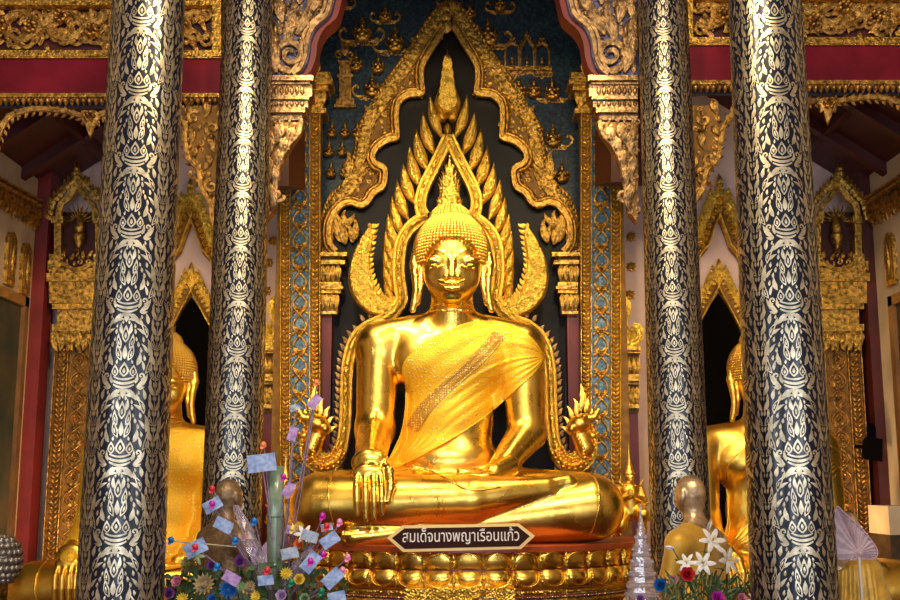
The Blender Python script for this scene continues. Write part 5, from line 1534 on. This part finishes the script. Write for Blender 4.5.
# ================================================================ SMALL DEITIES ON THE THRONE ENDS
def guardian(px,pyb,pyt,Y,label,flip=1):
    s=S(Y)*(pyb-pyt)/92.0; c=P(px,pyb,Y); t=thing('kneeling_deity',label,'statue',c)
    R=lambda x,y,z: np.array((c.x+flip*x*s*1.25,c.y-y*s,c.z+z*s))
    B=Body(.007); k=.02
    def cp(a,b_,ra,rb,kk=.02): B.cap(R(*a),R(*b_),ra*s*1.22,rb*s*1.22,kk)
    cp((0,0,22),(-1,0,44),8,9); cp((-1,0,44),(0,0,54),6,3.6); B.ell(R(0,1,58),(5*s,5.2*s,6.4*s),.01)
    cp((-6,0,24),(-10,10,8),7,5.5); cp((-10,10,8),(-12,-4,3),5,3.5)
    cp((6,0,24),(9,13,20),7,5.8); cp((9,13,20),(9,12,3),5,3.2); cp((9,12,2),(9,18,1.5),3,2)
    for e in (-1,1):
        cp((e*9,0,46),(e*12,4,34),3.6,3); cp((e*12,4,34),(e*2,11,40),2.8,2.0); B.ell(R(e*1.5,12,43),(1.6*s,1.8*s,4*s),.008)
        cp((e*2,5.5,60),(e*3,5.3,60),.9,.8,.006)
    cp((0,5.6,58),(0,7,56),1,1.3,.01)
    v,q=B.mesh(); mesh_obj('body',v,q,M_['satin'],t)
    b=MB()
    b.lathe(tuple(R(0,0,62)),[(6*s,0),(6.4*s,1.5*s),(4.6*s,3*s),(5*s,5*s),(3.4*s,7*s),(3.6*s,9*s),(2.2*s,12*s),(2.3*s,14*s),(1.2*s,18*s),(1.1*s,21*s),(.2*s,32*s)],0,14)
    b.build('crown',M_['gold_curl'],t)
    b=MB(); M=Local(R(0,8.5,0))
    for e in (-1,1):
        for kx,kz,a,L in ((8,50,.4,9),(10,30,-.2,12),(5,24,-.6,14),(12,14,-.3,10)): leaf(b,M,e*kx*s,kz*s,a if e>0 else pi-a,L*s,1.8*s,e*1.2,.01,6,DOME,0,.4,True)
    for q_ in range(5): dome(b,M,(q_-2)*2.6*s,(47-abs(q_-2)*-1.2)*s,1.2*s,.015)
    b.build('ornaments',M_['leafgold'],t); return t
guardian(631,533,450,11.95,'small gold kneeling deity with tall crown beside the right knee of the great Buddha',1)
guardian(284,536,455,12.3,'small gold kneeling deity with tall crown by the left knee, mostly behind the money tree',-1)

# ================================================================ CRYSTAL STUPA
Yc=8.6; q=P(643,600,Yc)
cz=1.0
st=thing('crystal_stupa','small clear crystal stupa with tiered rings and spire, left of the ochre robed monk statue','stupa',(q.x,Yc,cz))
topz=P(643,503,Yc).z-cz
b=MB(); pr=[(.13,0)]; z=0
tiers=[(.13,.05),(.12,.05),(.13,.03),(.115,.05),(.135,.03),(.11,.05),(.12,.03),(.095,.05),(.105,.03),(.085,.05),(.09,.03),(.07,.05),(.075,.02),(.058,.05),(.062,.02),(.045,.05),(.048,.02),(.034,.04),(.036,.015),(.022,.04),(.025,.01)]
tot=sum(h for r,h in tiers)+.16
kk=topz/tot
for r,h in tiers: pr+= [(r,z),(r*.96,z+h*kk*.8),(r*.86,z+h*kk)]; z+=h*kk
pr+=[(.012,z),(.014,z+.03),(.006,z+.08),(.002,topz)]
b.lathe((q.x,Yc,cz),pr,0,16,sm=False,fn=lambda a:1+.05*cos(8*a))
glass=mat('crystal_glass',(.80,.74,.82),.08,0.0,trans=.75,spec=.7)
for k in range(7):
    zz=.05+k*.085; r=.15-.017*k
    for i in range(14):
        a=2*pi*i/14; b.sphere((q.x+r*cos(a),Yc+r*sin(a),cz+zz*topz/.80),(.009,.009,.016),0,5,4)
b.build('spire',glass,st)

# ================================================================ FRONT OFFERING TABLES, BOUQUET, MONEY TREE
zt=.985
for nm,cx0,Yt,w_ in (('left',-1.24,8.0,.57),('right',1.47,8.0,.44)):
    c=Vector((cx0,Yt,0)); t=thing('offering_table','dark red offering table below the %s flowers, only its things reach into the picture'%nm,'table',(c.x,Yt,0))
    b=MB(); b.box(c.x-w_,c.x+w_,Yt-.4,Yt+.5,zt-.05,zt); b.build('tabletop',M_['darkred'],t)
    for sx_ in (-1,1):
        for yy in (-.35,.44):
            b=MB(); b.box(c.x+sx_*(w_-.06)-.03,c.x+sx_*(w_-.06)+.03,Yt+yy-.03,Yt+yy+.03,0,zt-.05); b.build('leg',M_['darkred'],t)
FM={}
def fm(n,col,r=.5,**k):
    if n not in FM: FM[n]=mat('flower_'+n,col,r,0,var=.25,vscale=30,**k)
    return FM[n]
fm('white',(.80,.76,.74)); fm('red',(.62,.02,.03)); fm('blue',(.02,.16,.48)); fm('pink',(.75,.28,.38)); fm('magenta',(.55,.03,.38)); fm('leafgreen',(.09,.15,.05)); fm('palegreen',(.30,.42,.20)); fm('yellow',(.85,.62,.06)); fm('tan',(.45,.32,.16)); fm('violet',(.28,.08,.34)); fm('orange',(.8,.22,.04)); fm('olive',(.28,.24,.06)); fm('lilac',(.55,.38,.62))
def petal(mb,c,dirv,up_,L,Wd,curl,mi=0,n=5):
    """pointed cupped petal growing from c along dirv, curling towards up_"""
    d=Vector(dirv).normalized(); u=Vector(up_); u=(u-d*u.dot(d)).normalized(); s=d.cross(u)
    vs=[]; c=Vector(c)
    for i in range(n+1):
        t=i/n; a=curl*t; p=c+d*(L*t*cos(a*.5))+u*(L*t*sin(a*.5)); w=Wd*sin(pi*min(.97,.12+.85*t))**.7
        for e in (-1,0,1): vs.append(p+s*(w*e)+u*(abs(e)*w*.35))
    mb.add(vs,[(i*3+j,i*3+j+1,(i+1)*3+j+1,(i+1)*3+j) for i in range(n) for j in range(2)],mi)
def face_axes(n):
    n=Vector(n).normalized(); a=n.cross(Vector((0,0,1))); 
    if a.length<.1: a=n.cross(Vector((1,0,0)))
    a.normalize(); return n,a,n.cross(a)
def flower(px,py,Y,kind,colr,r,label,group,nrm=(0,-1,.4),root_z=None,cat='flower',stem=True,stem_to=None):
    c=P(px,py,Y); n,a,b_=face_axes(nrm)
    zb=zt+.001 if root_z is None else root_z
    foot=Vector((stem_to[0],stem_to[1],zb)) if stem_to else Vector((c.x+rng.uniform(-.03,.03),Y+.05,zb))
    t=thing({'lily':'lily','rose':'rose','mum':'chrysanthemum','bud':'flower_bud'}[kind],label,cat,foot,group)
    b=MB()
    if kind=='rose':
        for lay,(m,L,cu,el) in enumerate(((6,1.0,1.0,.25),(5,.85,1.1,.55),(5,.65,1.0,.9),(4,.45,.8,1.2),(3,.3,.5,1.4))):
            for k in range(m):
                th=2*pi*k/m+lay*.7; rad=a*cos(th)+b_*sin(th); d=rad*cos(el)+n*sin(el)
                petal(b,c+n*.0+rad*r*.06,d,n,r*L,r*.42*(1 if lay<3 else .7),cu)
    elif kind=='lily':
        for k in range(6):
            th=2*pi*k/6; rad=a*cos(th)+b_*sin(th); petal(b,c-n*r*.3,rad*.75+n*.7,-n,r*1.25,r*.24,1.2,n=6)
        for k in range(5):
            th=2*pi*k/5; rad=a*cos(th)+b_*sin(th); b.tube([c-n*r*.2,c+n*r*.5+rad*r*.2],r*.03,1,5)
    elif kind=='mum':
        for lay in range(5):
            m=14-2*lay; el=.15+lay*.28
            for k in range(m):
                th=2*pi*k/m+lay*.3; rad=a*cos(th)+b_*sin(th); petal(b,c,rad*cos(el)+n*sin(el),n,r*(1-.1*lay),r*.13,.6,n=4)
        b.sphere(c+n*r*.25,r*.3,1,8,6)
    else:
        for k in range(4):
            th=2*pi*k/4; rad=a*cos(th)+b_*sin(th); petal(b,c-n*r*.5,n+rad*.35,-rad,r*1.6,r*.34,.7)
    b.build('petals',[FM[colr],FM['yellow'] if kind=='lily' else FM[colr]],t)
    if stem:
        b=MB(); m=(c+foot)/2+Vector((rng.uniform(-.03,.03),0,0)); b.tube(catmull([tuple(foot),tuple(m),tuple(c-n*r*.3)],4),.005,0,6)
        for k in range(2): petal(b,foot.lerp(c,.55+.25*k),(rng.uniform(-1,1),rng.uniform(-.6,-.1),.5),(0,0,1),r*1.1,r*.22,-.5)
        b.build('stem',FM['leafgreen'],t)
    return t
def vase(px,Y,h,r,label,m):
    c=P(px,580,Y); b=MB(); b.lathe((c.x,Y,zt),[(r*.55,0),(r*.8,h*.2),(r,h*.5),(r*.8,h*.8),(r*.6,h*.9),(r*.8,h),(r*.7,h),(r*.5,h*.88),(0,h*.85)],0,20)
    o=b.build('flower_vase',m); tag(o,label,'vase'); return c
vr=vase(700,8.2,.10,.10,'low gilt vase holding the bouquet of lilies and roses',M_['oldgold'])
G='flowers of the bouquet before the ochre robed monk'
VT=(vr.x,8.2)
for (x,y,Y,k,c_,r,w_,nr) in ((713,540,8.1,'lily','white',.085,'white lily, topmost open one of the bouquet',(.2,-1,.5)),(730,560,8.05,'lily','white',.085,'white lily facing right, above the green ferns',(.7,-1,.3)),(703,563,8.05,'lily','white',.075,'white lily low in the middle of the bouquet',(-.3,-1,.3)),(686,562,8.0,'lily','white',.06,'small white lily just above the red rose',(-.5,-.8,.5)),(671,548,8.1,'bud','white',.045,'white lily bud sticking out to the left',(-1,-.3,.25)),(709,527,8.2,'bud','white',.05,'white lily bud at the top, against the robe',(.3,-.4,1)),
    (687,575,7.9,'rose','red',.066,'deep red rose left of the lilies',(-.1,-1,.25)),(661,586,7.95,'rose','blue',.062,'bright blue rose at the left end of the bouquet',(-.3,-1,.3)),(673,581,8.05,'rose','pink',.045,'pale pink rose between the blue and the red one',(-.1,-1,.4)),(717,599,7.85,'rose','magenta',.06,'magenta rose at the bottom edge below the lilies',(0,-1,.5)),(741,599,7.9,'rose','pink',.045,'pink rose at the bottom edge beside the column',(.1,-1,.5)),(755,600,7.95,'lily','white',.05,'small white lily at the bottom edge touching the front column',(.1,-1,.6)),(640,600,8.0,'rose','violet',.04,'violet rose at the bottom edge below the crystal stupa',(.1,-1,.6))):
    flower(x,y,Y,k,c_,r,w_,G,nr,zt+.085 if abs(x-700)<58 else None,stem_to=VT if abs(x-700)<58 else None)
b=MB(); rg=random.Random(9)
for k in range(150):
    x=rg.uniform(664,762); y=rg.uniform(580,606); c=P(x,y,8.0+rg.uniform(-.1,.3)); a=rg.uniform(.2,2.9)
    petal(b,c,(cos(a),rg.uniform(-.6,.2),sin(a)),(0,-1,.3),rg.uniform(.06,.13),.008,.6,0,4)
    b.tube([c,(c[0],c[1]+.02,zt)],.002,0,4,False)
o=b.build('fern_leaves',FM['leafgreen']); tag(o,'fine green fern leaves filling the foot of the bouquet','foliage',kind='stuff')

# ---- left: money tree of sticks with folded notes, and mixed artificial flowers
vl=vase(278,8.1,.16,.11,'dark glazed vase holding the money tree sticks',M_['bronze'])
NM=[mat('blue_banknote',(.18,.27,.52),.7,0,var=.5,vscale=40,col2=(.36,.44,.62)),mat('violet_banknote',(.32,.16,.40),.7,0,var=.5,vscale=40,col2=(.45,.30,.52)),mat('grey_banknote',(.24,.30,.40),.7,0,var=.5,vscale=40,col2=(.38,.42,.50))]
stickm=mat('wrapped_stick',(.35,.22,.30),.35,.2,var=.5,vscale=30); bamboo=mat('pale_bamboo_stick',(.55,.42,.24),.5)
beadm={'blue':mat('blue_bead',(.01,.18,.50),.25),'magenta':mat('magenta_bead',(.55,.02,.35),.25),'red':mat('red_bead',(.65,.03,.05),.3),'green':mat('green_bead',(.01,.20,.10),.25),'yellow':mat('yellow_bead',(.75,.55,.12),.3),'pink':mat('pink_bead',(.85,.25,.45),.3),'orange':mat('orange_bead',(.8,.25,.08),.3)}
def money_stick(x,y,Y,label,note=None,bead=None,size=.06,foot=None,ang=0.3,nb=0,stickmat=None,nx=0,ny=0):
    f=P(*(foot or (284,598)),Y+.08); 
    if foot is None: f=Vector((vl.x+rng.uniform(-.03,.03),8.1+rng.uniform(-.03,.03),zt+.09))
    t=thing('money_stick',label,'offering',f,'sticks of the money tree')
    c=P(x,y,Y)
    b=MB(); m=(Vector(f)+c)/2+Vector((.01,-.01,0)); b.tube(catmull([tuple(f),tuple(m),tuple(c)],5),.0055,0,6); b.build('stick',stickmat or stickm,t)
    if note is not None:
        b=MB(); cx_,cz_=c.x+nx*S(Y),c.z-ny*S(Y); hs=size*.62; n=5; vs=[]
        for j in range(n):
            for i in range(n):
                u=(i/(n-1)-.5)*2*size*(1.0 if note!=9 else 1); v=(j/(n-1)-.5)*2*hs
                X=u*cos(ang)-v*sin(ang); Z_=u*sin(ang)+v*cos(ang)
                vs.append((cx_+X,c.y-.02+.010*sin(i*1.7+j),cz_+Z_))
        vb=[(p[0],p[1]+.003,p[2]) for p in vs]
        fs=[(j*n+i,j*n+i+1,(j+1)*n+i+1,(j+1)*n+i) for j in range(n-1) for i in range(n-1)]
        b.add(vs,fs); b.add(vb,[q[::-1] for q in fs])
        # crossed second fold
        vs2=[(p[0]*1+0,p[1]-.006,p[2]) for p in vs]
        b.build('banknote',NM[note],t)
    if bead:
        b=MB(); off=Vector((0,-.03,.0))
        b.sphere(c+off+Vector((0,0,.012)),.021,0,10,7)
        for k in range(3): petal(b,c+off,(cos(2.1*k),-.3,sin(2.1*k)),(0,-1,0),.035,.013,.8)
        b.build('bead_flower',beadm[bead],t)
    return t
ST=[(262,463,8.0,'long stick with a level folded blue note beside the bamboo tube top',0,None,.085,None,.12),
 (264,446,8.05,'stick topped by an orange and green bead flower above the level blue note',None,'orange',0,None,0),
 (317,384,8.0,'tallest stick, orange bead at the very top of the money tree',None,'orange',0,None,0),
 (315,402,8.0,'tall stick with a violet note just under the topmost bead',1,None,.045,None,.9),
 (295,408,8.05,'tall stick with a small pale note and bead left of the topmost one',2,None,.03,None,.3),
 (293,434,8.0,'tall stick with an upright violet note at mid height',1,None,.042,None,1.3),
 (284,478,7.95,'stick with a magenta bead right of the green bamboo tube',None,'magenta',0,None,0),
 (289,490,7.95,'stick with a drooping lilac note under the magenta bead',1,None,.045,None,1.0),
 (213,505,7.9,'stick leaning left with a square blue note and magenta bead near the bald statue',0,'magenta',.055,None,.5),
 (213,490,7.95,'stick with a red bead over the head of the bald statue',None,'red',0,None,0),
 (224,525,7.85,'stick with a tilted blue note before the worn bronze back',0,None,.055,None,-.45),
 (255,522,7.9,'stick with a bright blue bead at the middle of the spray',None,'blue',0,None,0),
 (236,541,7.85,'stick with a blue bead below the tilted blue note',None,'blue',0,None,0),
 (196,548,7.8,'stick with large blue note and red bead at the far left',0,'red',.065,None,.45),
 (172,541,7.85,'pale horizontal stick ending in a dark blue bead, leftmost of all',None,'blue',0,(238,547),0),
 (218,567,7.8,'stick with a big bright blue bead beneath the far left note',None,'blue',0,None,0),
 (323,517,7.9,'stick with pink butterfly bead above the right hand notes',None,'magenta',0,None,0),
 (327,527,7.9,'stick with a red bead flower and small grey note',2,'red',.035,None,.2),
 (340,523,7.9,'stick with pink butterfly bead farthest to the right',None,'pink',0,None,0),
 (330,540,7.85,'stick with square blue note at the upper right of the spray',0,None,.055,None,.6),
 (310,536,7.9,'stick with grey blue note left of the upper right one',2,None,.05,None,-.3),
 (324,555,7.85,'stick with magenta bead below the upper right note',None,'magenta',0,None,0),
 (311,562,7.8,'stick with rumpled blue note and magenta bead low on the right',0,'magenta',.06,None,.9),
 (333,578,7.75,'stick with a large square blue note, lowest on the right',0,None,.06,None,.75),
 (348,558,7.8,'stick with a pale pink bead at the right rim',None,'pink',0,None,0),
 (343,571,7.8,'stick with a pink bead next to the lowest right note',None,'pink',0,None,0),
 (290,553,7.85,'stick with grey note behind the centre of the spray',2,None,.05,None,.2),
 (293,530,8.0,'stick with a pale pink bow and yellow bead right of the bamboo tube',1,'yellow',.04,None,-.2),
 (268,571,7.75,'stick with a red bead in the low centre of the spray',None,'red',0,None,0),
 (266,580,7.75,'stick with teal note folded at the low centre',0,None,.045,None,.1),
 (232,578,7.75,'stick with a folded violet note lying low on the left',1,None,.05,None,-.5),
 (292,583,7.75,'stick with a green bead at the bottom right of centre',None,'green',0,None,0),
 (322,592,7.75,'stick with a green bead at the bottom right corner of the spray',None,'green',0,None,0),
 (337,597,7.7,'stick with pale blue note cut by the bottom edge on the right',0,None,.05,None,.2)]
for s_ in ST: money_stick(s_[0],s_[1],s_[2],s_[3],s_[4],s_[5],(s_[6] or .05)*1.2,s_[7],s_[8],stickmat=bamboo if 'pale horizontal' in s_[3] else None)
# bamboo tube wrapped in clear film
b=MB(); f=(vl.x-.02,8.12,zt+.10); tp=P(276,466,8.1)
b.tube([f,tuple(Vector(f).lerp(tp,.33)),tuple(Vector(f).lerp(tp,.66)),tuple(tp)],[.055,.06,.062,.06],0,14)
for k in (.33,.66): b.tube([tuple(Vector(f).lerp(tp,k-.01)),tuple(Vector(f).lerp(tp,k+.01))],[.066,.066],0,14)
o=b.build('bamboo_tube',mat('pale_green_bamboo',(.22,.30,.20),.3,0,var=.4,vscale=12,coat=.4)); tag(o,'thick pale green bamboo tube standing in the middle of the money tree','bamboo')
film=mat('clear_film',(.75,.65,.8),.15,0,trans=.8,spec=.8)
for i,(x0,y0,x1,y1,lab) in enumerate(((270,590,236,505,'crumpled violet film wrap leaning to the left of the bamboo tube'),(284,590,312,545,'crumpled violet film wrap leaning right, under the grey note'))):
    b=MB(); a=P(x0,y0,7.95); c=P(x1,y1,7.95); vs=[]; n=10
    for j in range(n+1):
        t=j/n; p=a.lerp(c,t); 
        for k in range(8):
            w_=2*pi*k/8; r=(.02+.03*sin(pi*t))*(1+.4*sin(k*2.3+j*1.9)); vs.append((p.x+r*cos(w_),p.y+r*sin(w_),p.z))
    b.add(vs,[(j*8+k,j*8+(k+1)%8,(j+1)*8+(k+1)%8,(j+1)*8+k) for j in range(n) for k in range(8)],0,False)
    o=b.build('film_wrap',film); tag(o,lab,'wrapping')
G2='artificial flowers at the foot of the money tree'
for (x,y,Y,k,c_,r,w_) in ((190,565,7.9,'mum','olive',.075,'olive chrysanthemum beside the thick left column'),(205,585,7.75,'mum','tan',.085,'large tan chrysanthemum low on the left'),(178,582,7.8,'rose','pink',.05,'dusty pink rose touching the left column'),(169,594,7.75,'rose','violet',.05,'dark violet rose at the bottom edge by the left column'),(182,599,7.7,'mum','yellow',.045,'yellow chrysanthemum at the bottom edge on the left'),(229,590,7.8,'mum','blue',.08,'dark blue chrysanthemum low in the centre left'),(240,562,7.95,'rose','violet',.055,'violet rose above the blue chrysanthemum'),(212,566,8.0,'rose','violet',.045,'violet rose under the far left note'),(250,586,7.7,'mum','tan',.04,'small brown centred daisy at the low centre'),(241,587,7.75,'mum','palegreen',.04,'pale green pompon left of the small daisy'),(286,574,7.8,'mum','yellow',.05,'yellow chrysanthemum right of centre, under the grey note'),(299,580,7.75,'rose','yellow',.05,'cream yellow rose under the right hand notes'),(300,545,7.95,'rose','orange',.05,'orange rose at the right, beside the throne petals'),(299,527,8.0,'mum','yellow',.04,'little yellow pompon high on the right'),(304,534,7.95,'lily','white',.06,'white star lily on the right above the orange rose'),(256,597,7.7,'mum','yellow',.04,'yellow pompon at the bottom edge, centre'),(282,596,7.7,'rose','lilac',.05,'lilac rose at the bottom edge, centre right'),(305,599,7.7,'rose','palegreen',.045,'pale green rose at the bottom edge on the right'),(213,600,7.7,'rose','blue',.045,'blue rose at the bottom edge on the left'),(262,552,8.1,'lily','lilac',.08,'lilac tulle star behind the bamboo tube'),(196,556,8.0,'lily','palegreen',.055,'pale green star flower over the olive chrysanthemum')):
    flower(x,y,Y,k,c_,r,w_,G2,(rng.uniform(-.3,.3),-1,.35))
b=MB(); rg=random.Random(19)
for k in range(230):
    x=rg.uniform(166,345); ymin=560+abs(x-255)*.18; y=rg.uniform(ymin,606); c=P(x,y,8.0+rg.uniform(-.15,.3)); a=rg.uniform(.1,3.0)
    petal(b,c,(cos(a),rg.uniform(-.8,.1),sin(a)),(0,-1,.3),rg.uniform(.05,.10),.018,.6,0,4)
    b.tube([c,(c[0],c[1]+.02,zt)],.002,0,4,False)
o=b.build('flower_foliage',FM['leafgreen']); tag(o,'dark green leaves filling the foot of the money tree','foliage',kind='stuff')
# frosted ornament ball at the left edge
Yz=8.6; c=P(3,560,Yz); b=MB()
b.lathe((c.x,Yz,0),[(.14,0),(.14,.04),(.05,.08),(.05,c.z-.12),(.09,c.z-.1),(.02,c.z-.08)],0,16)
for j in range(9):
    t=pi*(j+.5)/9
    for i in range(int(18*sin(t))+2):
        a=2*pi*i/(int(18*sin(t))+2)+j; b.sphere((c.x+.125*sin(t)*cos(a),Yz+.125*sin(t)*sin(a),c.z+.17*cos(t)),.03,1,6,5)
b.sphere(c,(.115,.115,.16),1,16,12)
o=b.build('beaded_ornament',[M_['oldgold'],mat('tarnished_silver_beads',(.45,.38,.30),.3,.7,var=.4,vscale=20)]); tag(o,'dull silver beaded ball ornament on a stand, cut by the left edge','ornament')
# dark lamp fixed to the right pilaster
c=P(870,446,13.3); t=thing('wall_lamp','small dark floodlight clamped to the carved pilaster on the far right','lamp',(c.x,13.45,c.z))
b=MB(); b.hexa([(c.x-.10,13.2,c.z-.16),(c.x+.1,13.2,c.z-.19),(c.x+.12,13.2,c.z+.08),(c.x-.08,13.2,c.z+.11)],[(c.x-.07,13.4,c.z-.12),(c.x+.07,13.4,c.z-.14),(c.x+.09,13.4,c.z+.04),(c.x-.05,13.4,c.z+.07)]); b.build('lamp_head',M_['black'],t)
p=P(871,430,13.4); b=MB(); b.sphere(p,(.06,.05,.09),0,10,8); b.tube([p,(c.x,13.3,c.z)],.015,0,6); b.tube([(c.x,13.3,c.z),(c.x-.1,13.62,c.z)],.02,0,6); b.build('clamp',M_['black'],t)
